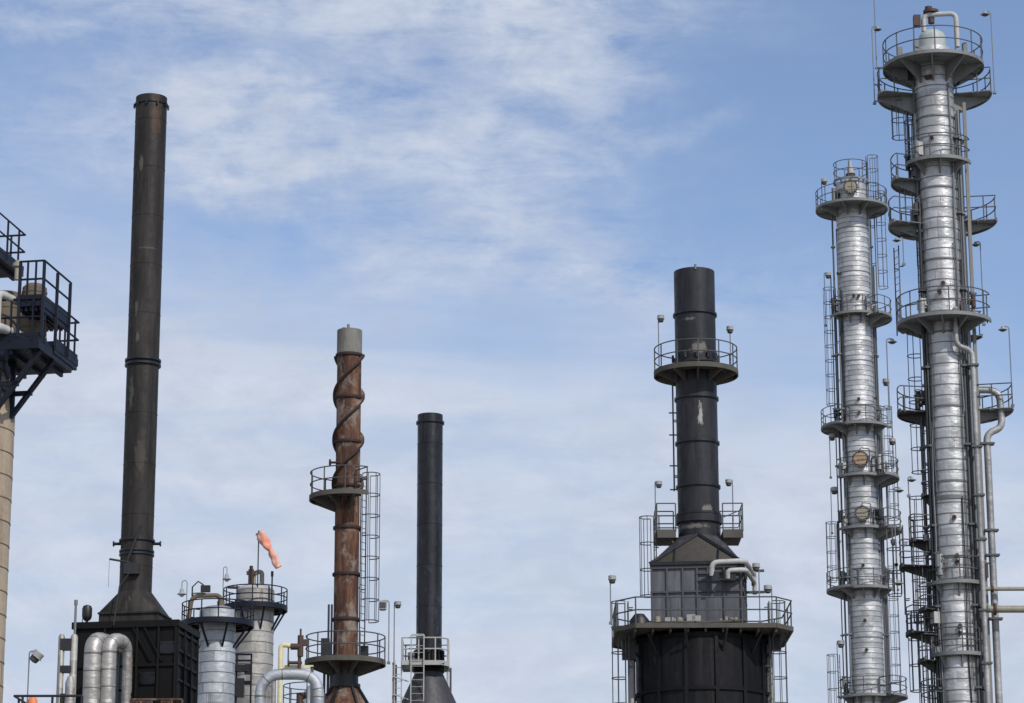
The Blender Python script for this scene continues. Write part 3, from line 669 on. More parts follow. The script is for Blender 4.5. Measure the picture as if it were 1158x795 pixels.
mb = MB(); mb.tube([fp(-w * .55, -.5, zb + .2), fp(-w * .2, -.55, zb + .24), fp(w * .1, -.5, zb + .2), fp(w * .55, -.5, zb + .25)], .06, 8); mb.build('gas_header', MAT['deck_brown'], heater)
# pipes from the box front round its right side
for pts, r in (([(805, 651, -.25), (805, 636, -.35), (842, 634, -.3)], .108), ([(823, 654, -.3), (823, 645, -.4), (843, 644, -.35)], .098)):
    P = [T(px, py, FC.y + dy - .3) for px, py, dy in pts]; last = P[-1]
    e = last + gdir * 3.0 + f * .25; e2 = e - Vector((0, 0, .5))
    mb = MB(); mb.tube(bend(P + [e, e2], .28), r, 12); mb.build('lagged_pipe', MAT['white_pipe'], heater)
mb = MB(); q = T(809, 652, FC.y - .55); mb.box(q, .3, .2, .4); q = T(825, 652, FC.y - .55); mb.box(q, .5, .2, .35); split_build(mb, 'valve_box', MAT['stack_black'], heater)
mb = MB(); q = T(843, 670, FC.y + 2.2); mb.bar(q, q + f * .8, .1); q2 = q + Vector((0, 0, .9)); mb.bar(q2, q2 + f * .8, .1); split_build(mb, 'pipe_support', MAT['green_grey'], heater)
# main deck: square with cut corners
zd = Axis(788, 706, GY - 3).z(705.5); H = 77.5 / ax.s(706); Cn = .55; WG = 98 / ax.s(706)
fy = GY - 3.0
oct_ = [(GX - H, fy), (GX + H, fy), (GX + WG, fy + .95), (GX + WG, GY + 2.1), (GX + H, GY + 3.0), (GX - H, GY + 3.0), (GX - WG, GY + 2.1), (GX - WG, fy + .95)]
mb = MB(); mb.prism(oct_, zd - .1, zd); 
for a, b_ in zip(oct_, oct_[1:] + oct_[:1]): mb.bar((a[0], a[1], zd - .06), (b_[0], b_[1], zd - .06), .08, .19)
for k in range(9): mb.bar((GX - H + 2 * H * k / 8, fy + .1, zd - .2), (GX - H + 2 * H * k / 8, GY + 2.9, zd - .2), .08, .2)
pl = mb.build('platform', MAT['deck_brown'], heater); r = MB()
rail_path(r, [(x * .995 + GX * .005, y) for x, y in oct_], zd + .02, 1.08, .03, True, 1.45, False, True); r.build('railing', MAT['green_grey'], pl)
R2 = 74.5 / ax.s(760)
for k in range(12):
    a = k * 30 + 15; mb = MB(); p0 = ax.pt(R2, a, zd - 1.0); p1 = ax.pt(R2 + .55, a, zd - .22); mb.bar(p0, p1, .08); mb.build('bracket', MAT['black_rail'], pl)
mb = MB(); mb.lathe(ax.X, ax.Y, [(R2, 3.0), (R2, zd - .25)], 72); sh = mb.build('radiant_shell', MAT['shell_black'], heater)
for py in (729, 788, 850): mb = MB(); flange_ring(mb, ax, ax.z(py), R2, .14, .08); mb.build('stiffener_ring', MAT['box_black'], sh)
for k in range(14):
    mb = MB(); a = -90 + 9 + k * 360 / 14; q = ax.pt(R2 + .05, a, 0); mb.box((q.x, q.y, 3), .07, .14, zd - 3.3, rad(a), True); mb.build('rib', MAT['shell_black'], sh)
mb = MB()
for k in range(8): q = ax.pt(R2 - .3, k * 45 + 22, 0); mb.box((q.x, q.y, 0), .35, .35, 3.0, 0, True)
split_build(mb, 'leg', MAT['concrete'], heater)
q = Axis(711, 760, GY - 1.2); ladder(heater, (q.X, q.Y), 180, 4, zd + 1.2, 'green_grey', w=.45, cz=2.0, hoop=1.05)
q = Axis(871, 760, GY - 1.2); ladder(heater, (q.X, q.Y), 0, 4, zd + 1.2, 'green_grey', w=.45, cz=2.0, hoop=1.05)
for px, mt, r in ((714.5, 'light_grey', .12), (866, 'galv_dark', .1), (870.5, 'light_grey', .14)):
    q = Axis(px, 760, GY - .6); mb = MB(); mb.tube([(q.X, q.Y, 0), (q.X, q.Y, zd - .5)], r, 10); mb.build('downpipe', MAT[mt], heater)
mb = MB(); q = T(711, 735, GY - .8); mb.box(q, .55, .4, .8); q = T(876, 723, GY - .8); mb.box(q, .5, .4, .9); split_build(mb, 'junction_box', MAT['black_rail'], heater)

# ================================================================== BROWN-BLACK STACK ON BOX FURNACE (left)
ax = Axis(161, 430, 128); lf = thing('furnace', 'black box furnace carrying the tall plain brown black stack at left', 'furnace', (ax.X, ax.Y, 0))
R = 18 / ax.s(400); zt = ax.z(111.5); hz = ax.z(671)
mb = MB(); mb.lathe(ax.X, ax.Y, [(R, hz - .2), (R, zt)], 56, False); mb.lathe(ax.X, ax.Y, [(R - .03, zt), (R - .03, zt - 1.5)], 56, False); mb.sector(ax.X, ax.Y, R - .03, R, zt, zt + .012, 0, 360)
BST = chipped('brown_black_paint', (.017, .0145, .012), (.075, .065, .05), .63, .6, .3, [(-.3, -R, ax.z(190), .12, .5, (.11, .095, .075)), (.1, -R, ax.z(285), .5, .06, (.07, .06, .05)), (-.45, -R, ax.z(445), .18, 1.1, (.08, .075, .065)), (-.3, -R, ax.z(352), .1, .4, (.09, .08, .065)), (.35, -R, ax.z(135), .3, 1.4, (.06, .035, .02)), (-.2, -R, ax.z(385), .12, .2, (.11, .1, .085)), (.1, -R, ax.z(520), .3, 1.0, (.05, .042, .034))])
st = mb.build('stack', BST, lf)
mb = MB(); k = 0; z = hz + 1.2
while z < zt - .6:
    mb.lathe(ax.X, ax.Y, [(R - .01, z - .03), (R + .012, z - .012), (R + .012, z + .012), (R - .01, z + .03)], 56, False)
    a = -150 + (k * 53) % 120; p = ax.pt(R, a, z + .03); mb.box((p.x, p.y, z + .03), .02, .04, min(2.3, zt - z - .1), rad(a), True); z += 2.4; k += 1
mb.build('weld_seam', BST, st)
for py, h, pr_ in ((119, .09, .05), (408.5, .1, .1), (413.5, .1, .1), (612, .1, .08), (624, .08, .06), (628, .08, .06)):
    mb = MB(); flange_ring(mb, ax, ax.z(py), R, h, pr_)
    if py == 119:
        for k in range(10): q = ax.pt(R + .06, k * 36 + 10, ax.z(121)); mb.box((q.x, q.y, q.z), .09, .09, .22, rad(k * 36 + 10))
    mb.build('stiffener_ring', MAT['stack_black'], st)
for a in (0, 180):
    mb = MB(); p0, p1 = ax.pt(R, a, ax.z(615)), ax.pt(R + .3, a, ax.z(615)); mb.cyl(p0, p1, .07); mb.cyl(p1, ax.pt(R + .36, a, ax.z(615)), .13, n=12); mb.build('trunnion', MAT['stack_black'], st)
mb = MB(); q = ax.pt(R + .1, -95, 0)
mb.tube([(q.x + .35, q.y, ax.z(597)), (q.x - .25, q.y, ax.z(640))], .06, 7); mb.tube([(q.x - 1.05, q.y, ax.z(636)), (q.x - .1, q.y, ax.z(640))], .05, 7); mb.box((q.x - .02, q.y, ax.z(647)), .7, .3, .5)
mb.tube([(q.x - .05, q.y - .1, ax.z(650)), (q.x - .5, q.y - .35, ax.z(668)), (q.x - .62, q.y - 1.0, ax.z(715))], .03, 6); mb.tube([(q.x - 1.05, q.y, ax.z(636)), (q.x - 1.05, q.y, ax.z(668))], .008, 4)
mb.build('damper_gear', MAT['black_rail'], st)
TH = rad(9); f = Vector((math.cos(TH), -math.sin(TH), 0)); gd = Vector((math.sin(TH), math.cos(TH), 0)); sc = ax.s(700)
bc = Axis(155, 700, 128); BCn = Vector((bc.X, bc.Y, 0)); BW, BD = 112 / sc / math.cos(TH + .13), 3.4
def bp(u, v, z): return BCn + f * u + gd * v + Vector((0, 0, z))
zb = ax.z(709.5); h1 = ax.z(697)
hw, hd = 1.42, 1.05
hc = Vector((ax.X, ax.Y, 0))
def hq(u, v, z): return hc + f * u + gd * v + Vector((0, 0, z))
mb = MB(); vs = [hc + (f * math.cos(rad(a)) + gd * math.sin(rad(a))) * (R + .03) + Vector((0, 0, hz)) for a in range(0, 360, 9)] + [hq(-hw, -hd, h1), hq(hw, -hd, h1), hq(hw, hd, h1), hq(-hw, hd, h1)]
fs = [(40, 41, 30), (41, 42, 0), (42, 43, 10), (43, 40, 20)]
for corner, s0 in ((41, 30), (42, 0), (43, 10), (40, 20)):
    for i in range(10): fs.append((corner, (s0 + i + 1) % 40, (s0 + i) % 40))
mb.add(vs, fs); mb.hexa([hq(-hw + .04, -hd + .04, zb), hq(hw - .04, -hd + .04, zb), hq(hw - .04, hd - .04, zb), hq(-hw + .04, hd - .04, zb)], [hq(-hw + .04, -hd + .04, h1), hq(hw - .04, -hd + .04, h1), hq(hw - .04, hd - .04, h1), hq(-hw + .04, hd - .04, h1)])
mb.bar(hq(-hw, -hd, h1), hq(hw, -hd, h1), .1, .08); mb.bar(hq(hw, -hd, h1), hq(hw, hd, h1), .1, .08)
mb.build('hood', MAT['brown_black'], lf, 12)
mb = MB(); x, y = BW / 2, BD / 2
mb.hexa([bp(-x, -y, 5), bp(x, -y, 5), bp(x, y, 5), bp(-x, y, 5)], [bp(-x, -y, zb - .3), bp(x, -y, zb - .3), bp(x, y, zb - .3), bp(-x, y, zb - .3)]); bx_ = mb.build('firebox', MAT['box_black'], lf)
mb = MB(); e = .14; mb.hexa([bp(-x - e, -y - e, zb - .3), bp(x + e, -y - e, zb - .3), bp(x + e, y + e, zb - .3), bp(-x - e, y + e, zb - .3)], [bp(-x - e, -y - e, zb), bp(x + e, -y - e, zb), bp(x + e, y + e, zb), bp(-x - e, y + e, zb)]); mb.build('roof', MAT['box_black'], lf)
mb = MB()
for u in (-.5, -.2, .12, .33, .5): mb.bar(bp(u * BW, -y - .05, 5), bp(u * BW, -y - .05, zb - .3), .1, .14)
for v_ in (-.5, -.17, .17, .5): mb.bar(bp(x + .05, v_ * BD, 5), bp(x + .05, v_ * BD, zb - .3), .14, .1)
for py in (722, 742, 757, 775): mb.bar(bp(x + .05, -y, ax.z(py)), bp(x + .05, y, ax.z(py)), .08, .12)
mb.bar(bp(-x, -y - .05, ax.z(759)), bp(x, -y - .05, ax.z(759)), .08, .14)
for du in (.08, .19): mb.bar(bp((du + .0) * BW, -y - .08, ax.z(717)), bp((du + .18) * BW, -y - .08, ax.z(755)), .07, .1)
mb.build('stiffener', MAT['box_black'], bx_)
for u, py in ((.42, 740), (.23, 774)):
    mb = MB(); q = bp(u * BW, -y - .03, ax.z(py)); mb.box((q.x, q.y, q.z), .7, .08, .55, -TH)
    for du, dz in ((-.28, -.2), (.28, -.2), (.28, .2), (-.28, .2)): q2 = q + f * du - gd * .05 + Vector((0, 0, dz)); mb.box(q2, .07, .07, .07, -TH)
    mb.build('access_door', MAT['stack_black'], bx_)
mb = MB()
for u in (-.45, .45):
    for v_ in (-.42, .42): q = bp(u * BW, v_ * BD, 0); mb.box((q.x, q.y, 0), .4, .4, 5, -TH, True)
split_build(mb, 'leg', MAT['concrete'], lf)
mb = MB(); q = T(98.5, 692, 127.2); zz = q.z; mb.lathe(q.x, q.y, [(.06, zb), (.06, zz - .35)], 12); mb.lathe(q.x, q.y, [(.12, zz - .4), (.2, zz - .3), (.23, zz - .2), (.23, zz + .15), (.18, zz + .27), (.06, zz + .32)], 20); mb.tube([(q.x - .2, q.y, zb), (q.x - .2, q.y, zz - .3)], .02); mb.build('roof_vent', MAT['black_rail'], lf)

# insulated transfer pipes in front of that furnace
def upipe(name, label, pts, r, mat='clad_pipe', strap=True, br=.6, group=None, nb=6, taper=1):
    t = thing(name, label, 'pipe', (pts[0].x, pts[0].y, 0), group); mb = MB(); path = bend(pts, br, nb)
    if taper != 1: n_ = len(path); k0 = n_ // 2; rr_ = [r if i < k0 else r * (1 + (taper - 1) * (i - k0) / (n_ - k0 - 2)) if i < n_ - 1 else r * taper for i in range(n_)]
    else: rr_ = r
    mb.tube(path, rr_, 20)
    if strap:
        mb.mi = 1; k = 1
        while k < len(path) - 1:
            tg = (path[k + 1] - path[k - 1]).normalized(); rk = (rr_[k] if isinstance(rr_, list) else r) + .007
            mb.tube([path[k] - tg * .018, path[k] + tg * .018], rk, 20); k += 3
        for i in ((0, -1) if taper == 1 else (0,)):
            a = pts[i]; b_ = pts[1 if i == 0 else -2]
            if abs(b_.x - a.x) < .05 and abs(b_.y - a.y) < .05:
                z = b_.z - br - .05
                while z > max(2, b_.z - 14): mb.lathe(a.x, a.y, [(r - .01, z - .02), (r + .01, z - .02), (r + .01, z + .02), (r - .01, z + .02)], 24, False); z -= .75
    mb.build('pipe_run', [MAT[mat], MAT['strap']], t)
    return t
g_ = 'fat silver lagged pipes before the black box'
PY = 123.5
a = Axis(104.5, 760, PY); z1 = a.z(723); up = Vector((0, 0, z1)); P0 = Vector((a.X, a.Y, 0))
upipe('insulated_pipe', 'fat silver lagged pipe bending over, leftmost of the two before the black box', [P0, P0 + up, P0 + up + Vector((1.0, 2.6, 0)), P0 + Vector((1.0, 2.6, z1 - 2))], 10.2 / a.s(760), br=.62, group=g_)
a = Axis(122.5, 760, PY); z1 = a.z(723); up = Vector((0, 0, z1)); P0 = Vector((a.X, a.Y, 0)); b_ = Axis(143.5, 760, PY + .9); B0 = Vector((b_.X, b_.Y, 0))
upipe('insulated_pipe', 'silver lagged pipe in an upside down U before the black box', [P0, P0 + up, B0 + up, B0], 8.6 / a.s(760), br=.55, group=g_, taper=.6)
for px, r in ((133.5, .09), (137, .06)):
    a = Axis(px, 760, PY + 1.4); t = thing('riser_pipe', 'thin grey riser inside the upside down U pipe, ' + ('left one' if px < 135 else 'right one'), 'pipe', (a.X, a.Y, 0), 'thin risers inside the U pipe')
    mb = MB(); mb.tube([(a.X, a.Y, 0), (a.X, a.Y, a.z(736))], r, 10); mb.build('pipe_run', MAT['galv'], t)
    mb = MB()
    for py in (754, 781): mb.box((a.X, a.Y, a.z(py)), .7, .12, .09)
    split_build(mb, 'clamp', MAT['black_rail'], t)
# slim ducts left of the box
DY = 122
t = thing('duct_pair', 'pair of slim silver ducts linked by dark dampers, left of the black box', 'duct', (Axis(73, 760, DY).X, DY, 0))
for px, y0, r in ((68.3, 720, 3.7), (82.5, 720, 4.2)):
    a = Axis(px, 760, DY); mb = MB(); mb.lathe(a.X, a.Y, [(r / a.s(760), 0), (r / a.s(760), a.z(y0)), (r / a.s(760) * .6, a.z(y0) + .1)], 20); mb.build('duct', MAT['clad_beige'], t)
mb = MB()
for py, h in ((729, .5), (757, .3), (790, .4)): mb.box(T(75, py, DY), .5, .3, h)
split_build(mb, 'damper', MAT['black_rail'], t)
mb = MB(); a = Axis(66, 760, DY - .3); mb.tube([(a.X, a.Y, 0), (a.X, a.Y, a.z(741))], .05, 8); mb.build('tracer_pipe', MAT['galv'], t)
mb = MB(); a = Axis(79, 785, DY - .2); mb.lathe(a.X, a.Y, [(.22, 0), (.22, a.z(772)), (.12, a.z(765))], 16); mb.build('stub_duct', MAT['clad_beige'], t)
a = Axis(85.2, 700, DY + .4); t = thing('vent_mast', 'thin grey vent mast beside the black box roof', 'mast', (a.X, a.Y, 0)); mb = MB(); mb.tube([(a.X, a.Y, 0), (a.X, a.Y, a.z(683))], .055, 8); mb.tube([(a.X, a.Y, a.z(684)), (a.X, a.Y, a.z(678.5))], .08, 8); mb.build('mast_tube', MAT['galv'], t)

# ================================================================== TWO NAVY-RAILED DRUM COLUMNS
def navy_bits(root, ax, z, ri, ro, nb): return platform(root, ax, z, ri, ro, 0, 360, 'navy', 'navy', nb=nb, h=1.0, tr=.034, thick=.22, depth=1.35, strut=True)
ax = Axis(245, 745, 148); c1 = thing('drum_column', 'short front silver column with lower navy ring platform, beside black box', 'column', (ax.X, ax.Y, 0), 'silver columns with navy ring platforms')
R = 20.6 / ax.s(745); z = ax.z(692)
clad_shaft(c1, ax, 0, z, R, .55, [MAT['clad_drum'], MAT['strap']], heavy=0)
mb = MB(); mb.lathe(ax.X, ax.Y, [(R, z)] + [(R * math.cos(a), z + R * .34 * math.sin(a)) for a in (.25, .5, .8, 1.1, 1.4)], 48); mb.build('head', MAT['clad_drum'], c1)
navy_bits(c1, ax, ax.z(705), R, 41 / ax.s(705), 8)
mb = MB(); mb.tube(bend([(ax.X + .15, ax.Y, z + .2), (ax.X + .15, ax.Y, ax.z(673)), (ax.X - 1.35, ax.Y - .3, ax.z(675)), (ax.X - 1.55, ax.Y - .4, ax.z(712))], .4), .12, 12); mb.tube([(ax.X + .15, ax.Y, z + .1), (ax.X + .15, ax.Y, ax.z(680))], .2, 14); mb.build('outlet_pipe', MAT['lag_brown'], c1)
mb = MB(); q = T(226, 668, 148); mb.box(q + Vector((.3, 0, .1)), .5, .25, .35); mb.arc(q.x, q.y, .42, q.z - .2, 0, 360, .03); mb.tube([q + Vector((-.4, 0, -1)), q + Vector((-.4, 0, .2)), q + Vector((-.1, 0, .5)), q + Vector((.2, 0, .3))], .04); mb.build('valve', MAT['black_rail'], c1)
q = Axis(224.5, 760, 148.6); ladder(c1, (q.X, q.Y), 180, 0, ax.z(705), 'navy', cage=False, w=.35)
ax = Axis(287.5, 730, 156); c2 = thing('drum_column', 'rear rust streaked pale column with higher navy ring platform, beside windsock', 'column', (ax.X, ax.Y, 0), 'silver columns with navy ring platforms')
R = 21.5 / ax.s(730); z = ax.z(668)
clad_shaft(c2, ax, 0, z, R, .6, [MAT['clad_beige'], MAT['strap']], heavy=0)
mb = MB(); mb.lathe(ax.X, ax.Y, [(R, z)] + [(R * math.cos(a), z + R * .3 * math.sin(a)) for a in (.25, .5, .8, 1.1, 1.4)], 48); mb.build('head', MAT['light_grey'], c2)
navy_bits(c2, ax, ax.z(687), R, 36.5 / ax.s(687), 8)
mb = MB(); mb.tube(bend([(ax.X - .1, ax.Y, z), (ax.X - .1, ax.Y, ax.z(648)), (ax.X + .35, ax.Y, ax.z(646)), (ax.X + .35, ax.Y, z)], .25), .13, 12); mb.build('vent_bend', MAT['tan'], c2)
mb = MB(); q = T(284, 650, 155.8); mb.cyl(q + Vector((0, 0, -.7)), q + Vector((0, 0, .3)), .16); mb.box(q + Vector((0, 0, .1)), .5, .2, .2); mb.cyl(q + Vector((0, 0, .3)), q + Vector((0, 0, .5)), .1); mb.tube([q + Vector((-1.3, 0, -.7)), q + Vector((-.2, 0, -.75))], .08); mb.build('relief_valve', MAT['valve_rust'], c2)
mb = MB(); q = Axis(307.6, 660, 155.2); mb.tube([(q.X, q.Y, q.z(686)), (q.X, q.Y, q.z(648))], .045, 7); mb.box((q.X, q.Y, q.z(649)), .14, .1, .3); mb.build('instrument_post', MAT['navy'], c2)
# navy side frames low between the two columns
t = thing('access_frame', 'small navy railed landing between the two short columns', 'platform', (Axis(275, 770, 151.5).X, 151.5, 0)); mb = MB(); LY = 151.5
def X_(px): return Axis(px, 760, LY)
for px in (267.5, 284): mb.bar((X_(px).X, LY, 0), (X_(px).X, LY, X_(px).z(739)), .09)
for py in (740, 747, 772): mb.bar((X_(266).X, LY, X_(266).z(py)), (X_(284).X, LY, X_(284).z(py)), .08, .1 if py < 770 else .2)
mb.build('frame', MAT['navy'], t); mb = MB(); mb.box(T(272, 756, LY), .8, .5, .35); mb.box(T(280, 757, LY), .3, .3, .55); mb.box(T(271, 778, LY), .5, .4, 1.0); mb.build('valve', MAT['black_rail'], t)

# windsock
a = Axis(291.8, 640, 155); t = thing('windsock', 'faded orange windsock drooping from a thin pole on the rear column', 'windsock', (a.X, 155, a.z(686)))
mb = MB(); mb.tube([(a.X, a.Y, a.z(687)), (a.X, a.Y, a.z(600))], .035, 8); mb.build('pole', MAT['black_rail'], t)
mb = MB(); cl_ = [T(px, py, 155) for px, py in ((293.5, 602.5), (296, 606.5), (299, 612), (301.5, 616), (304, 619.5), (306.2, 622), (307, 625), (308.5, 628.5), (311, 633), (313, 637.5), (315.3, 641.5))]
sk = []; n_ = 4 * (len(cl_) - 1)
for i in range(n_ + 1): k = min(i // 4, len(cl_) - 2); sk.append(cl_[k].lerp(cl_[k + 1], i / 4 - k))
wr = [.20, .25, .25, .23, .19, .14, .20, .21, .19, .19, .17]
mb.tube(sk, [wr[min(i // 4, len(wr) - 2)] * (1 - i / 4 + min(i // 4, len(wr) - 2)) + wr[min(i // 4, len(wr) - 2) + 1] * (i / 4 - min(i // 4, len(wr) - 2)) for i in range(n_ + 1)], 22)
for i, q in enumerate(mb.v):
    k = i // 22; w_ = 2 * PI * (i % 22) / 22; c_ = sk[min(k, n_)]
    mb.v[i] = c_ + (q - c_) * (1 + .16 * math.sin(2 * w_ + k * .22) + .12 * math.sin(3 * w_ - k * .4) + .05 * math.sin(k * .9 + w_))
mb.build('sock', MAT['sock'], t, 80)
mb = MB(); c0 = cl_[0]; mb.tube([c0 + Vector((.2 * math.cos(w * PI / 8), .18 * math.sin(w * PI / 8), .12 * math.cos(w * PI / 8))) for w in range(16)], .025, 6, True); mb.build('hoop', MAT['galv'], t)

# ================================================================== RUSTY STACK WITH HELICAL STRAKES
ax = Axis(393, 560, 116); rs = thing('chimney_stack', 'rust brown stack with helical strakes, grey cap and two round platforms', 'chimney stack', (ax.X, ax.Y, 0))
R = 13.8 / ax.s(480); zt = ax.z(401)
mb = MB(); mb.lathe(ax.X, ax.Y, [(R, ax.z(775)), (R, zt)], 48, False); st = mb.build('stack', MAT['rust'], rs)
mb = MB(); zc = ax.z(374.5); mb.lathe(ax.X, ax.Y, [(R + .004, zt), (R + .02, zt), (R + .02, zc)], 48, False); mb.lathe(ax.X, ax.Y, [(R - .02, zc), (R - .02, zc - 1.2)], 48, False); mb.sector(ax.X, ax.Y, R - .02, R + .02, zc, zc + .012, 0, 360); cp = mb.build('cap', MAT['grey_cap'], rs)
mb = MB(); q = ax.pt(R - .15, -80, zc); mb.tube([(q.x - .1, q.y, zc - .1), (q.x - .1, q.y, zc + .2)], .06); mb.box((q.x - .3, q.y + .1, zc + .02), .12, .12, .14); mb.build('lifting_lug', MAT['galv'], cp)
zs0, zs1 = ax.z(560), ax.z(403); pitch = (ax.z(450) - ax.z(549.5)) 
for ph in (0, 180):
    mb = MB(); n = 64; vs = []; fs = []
    for i in range(n + 1):
        z = zs1 + (zs0 - zs1) * i / n; a = -12 + ph - 360 * (zs1 - z) / pitch
        for r, dz in ((R - .01, .12), (R + .13, .05), (R + .13, -.05), (R - .01, -.10)): vs.append(ax.pt(r, a, z + dz))
    for i in range(n):
        o = 4 * i
        for k in range(4): l = (k + 1) % 4; fs.append((o + k, o + l, o + 4 + l, o + 4 + k))
    fs += [(3, 2, 1, 0), (4 * n, 4 * n + 1, 4 * n + 2, 4 * n + 3)]
    mb.add(vs, fs); mb.mi = 1; vs = [ax.pt(r, -12 + ph - 360 * i / n * (zs1 - zs0) / pitch, zs1 + (zs0 - zs1) * i / n + dz) for i in range(n + 1) for r, dz in ((R + .08, .045), (R + .165, .04), (R + .165, -.04), (R + .08, -.10))]; mb.add(vs, fs); mb.build('strake', [MAT['rust'], MAT['rust_dark']], st)
for py in (402.5, 450.5, 500.5, 550.5, 597.5, 650, 701):
    mb = MB(); flange_ring(mb, ax, ax.z(py), R, .1, .075); mb.build('stiffener_ring', MAT['rust_dark'], st)
pl = platform(rs, ax, ax.z(563), R, 43 / ax.s(563), 95, 305, 'deck_brown', 'green_grey', nb=5, thick=.14, depth=.6)
platform(rs, ax, ax.z(749), R, 45.5 / ax.s(749), 0, 360, 'deck_brown', 'green_grey', nb=8, thick=.15, depth=.6)
q = Axis(410.3, 640, 116.2); ladder(rs, (q.X, q.Y), -28, ax.z(746), ax.z(536), 'green_grey', w=.42, cz=1.6, cr=.38, hoop=.95, tr=.026)
mb = MB(); q = Axis(377, 523, 115.4); mb.cyl((q.X + .3, q.Y, q.z(523)), (q.X - .1, q.Y, q.z(523)), .05); mb.cyl((q.X - .1, q.Y, q.z(523)), (q.X - .18, q.Y, q.z(523)), .14, n=14); mb.build('sample_port', MAT['rust_dark'], st)
mb = MB(); zz = ax.z(776); mb.lathe(ax.X, ax.Y, [(R + .03, zz - .02), (R + .03, ax.z(757))], 40, False); flange_ring(mb, ax, zz, R, .14, .12); mb.build('skirt_flange', MAT['black_rail'], rs)
mb = MB(); z2 = ax.z(820); mb.lathe(ax.X, ax.Y, [(1.5, 0), (1.5, z2), (R + .02, zz - .05)], 40); cn = mb.build('base_cone', MAT['rust'], rs)
for a in (-150, -115, -60, -25, 30, 90, 150):
    mb = MB(); mb.bar(ax.pt(R + .1, a, zz - .1), ax.pt(1.6, a, z2), .09, .12); mb.build('rib', MAT['black_rail'], cn)
for i, px in enumerate((371.3, 374.8)):
    mb = MB(); q = Axis(px, 720, 117); mb.tube([(q.X, q.Y, 0), (q.X, q.Y, q.z(683.5))], .045, 8); split_build(mb, 'conduit', MAT['galv'], rs)
mb = MB(); q = Axis(368, 780, 116.3)
for px in (366.5, 371): q = Axis(px, 780, 116.3); mb.bar((q.X, q.Y, 0), (q.X, q.Y, q.z(752)), .1)
split_build(mb, 'support_post', MAT['galv_dark'], rs)
mb = MB(); 
for dg, h in ((200, .9), (160, .8), (30, .7)): q = ax.pt(R + .35, dg, ax.z(748)); mb.box((q.x, q.y, q.z), .35, .3, h, 0, True)
split_build(mb, 'equipment_box', MAT['black_rail'], rs)

# ================================================================== SLIM GLOSSY BLACK STACK
ax = Axis(485.8, 600, 124); bs = thing('chimney_stack', 'slim plain black stack rising from a charcoal cone with pale grey platform', 'chimney stack', (ax.X, ax.Y, 0))
R = 14.4 / ax.s(600); zt = ax.z(470); zc = ax.z(757)
mb = MB(); mb.lathe(ax.X, ax.Y, [(R, zc - .3), (R, zt)], 48, False); mb.lathe(ax.X, ax.Y, [(R - .03, zt), (R - .03, zt - 1.2)], 48, False); mb.sector(ax.X, ax.Y, R - .03, R, zt, zt + .012, 0, 360); st = mb.build('stack', MAT['stack_black'], bs)
mb = MB(); k = 0; z = zc + .9
while z < zt - .6:
    mb.lathe(ax.X, ax.Y, [(R - .01, z - .03), (R + .012, z - .012), (R + .012, z + .012), (R - .01, z + .03)], 56, False)
    a = -140 + (k * 47) % 110; p = ax.pt(R, a, z + .03); mb.box((p.x, p.y, z + .03), .02, .04, min(1.75, zt - z - .1), rad(a), True); z += 1.85; k += 1
mb.build('weld_seam', MAT['stack_black'], st)
mb = MB(); flange_ring(mb, ax, ax.z(478.5), R, .1, .07); mb.build('stiffener_ring', MAT['stack_black'], st)
mb = MB(); flange_ring(mb, ax, ax.z(757), R, .3, .12)
for k in range(14): q = ax.pt(R + .07, k * 26, ax.z(742)); mb.box((q.x, q.y, q.z), .1, .1, .45, rad(k * 26))
mb.build('flange', MAT['box_black'], st)
mb = MB(); mb.lathe(ax.X, ax.Y, [(2.1, 0), (2.1, ax.z(850)), (1.22, ax.z(795)), (R + .06, ax.z(762)), (R + .06, zc)], 48); mb.build('cone', MAT['cone_grey'], bs)
zd = ax.z(752); hw = 29.5 / ax.s(752); x0, x1, y0, y1 = ax.X - hw, ax.X + hw * .75, 124 - 1.1, 124 + 1.0
po = [(x0, y0), (x1 - .3, y0), (x1, y0 + .4), (x1, y1), (x0, y1)]
mb = MB(); ring_ = MB()
mb.box(((x0 + x1) / 2, (y0 + 124 - R) / 2 - .02, zd - .08), x1 - x0 - .3, (124 - R) - y0, .08, 0, True); mb.box((x0 + (ax.X - R - x0) / 2, 124 + .1, zd - .08), ax.X - R - x0, 1.5, .08, 0, True); mb.box(((x1 + ax.X + R) / 2, 124 + .1, zd - .08), x1 - ax.X - R, 1.5, .08, 0, True)
for a, b_ in zip(po, po[1:] + po[:1]): mb.bar((a[0], a[1], zd - .06), (b_[0], b_[1], zd - .06), .07, .2)
pl = mb.build('platform', MAT['light_grey'], bs); r = MB(); rail_path(r, po, zd + .02, 1.02, .033, True, .75, False, True); r.build('railing', MAT['light_grey'], pl)
for px in (444.5, 447.5, 506, 509.5):
    a = Axis(px, 780, 123.3 if px < 480 else 124.2); mb = MB(); mb.bar((a.X, a.Y, 0), (a.X, a.Y, zd - .1), .09); split_build(mb, 'support_post', MAT['light_grey' if px not in (447.5, 509.5) else 'green_grey'], bs)
q = Axis(472, 760, y0 - .12 + .0); ladder(bs, (q.X, y0 - .12), -90, 0, ax.z(725), 'light_grey', cage=False, w=.56)
mb = MB(); 
for k in (-.28, .28): mb.tube(bend([(q.X + k, y0 - .12, ax.z(726)), (q.X + k, y0 - .12, ax.z(722.5)), (q.X, y0 + .1, ax.z(721.5))], .15), .03, 7)
mb.bar((q.X - .28, y0 - .12, ax.z(723.5)), (q.X + .28, y0 - .12, ax.z(723.5)), .05)
mb.build('grab_rail', MAT['light_grey'], bs)

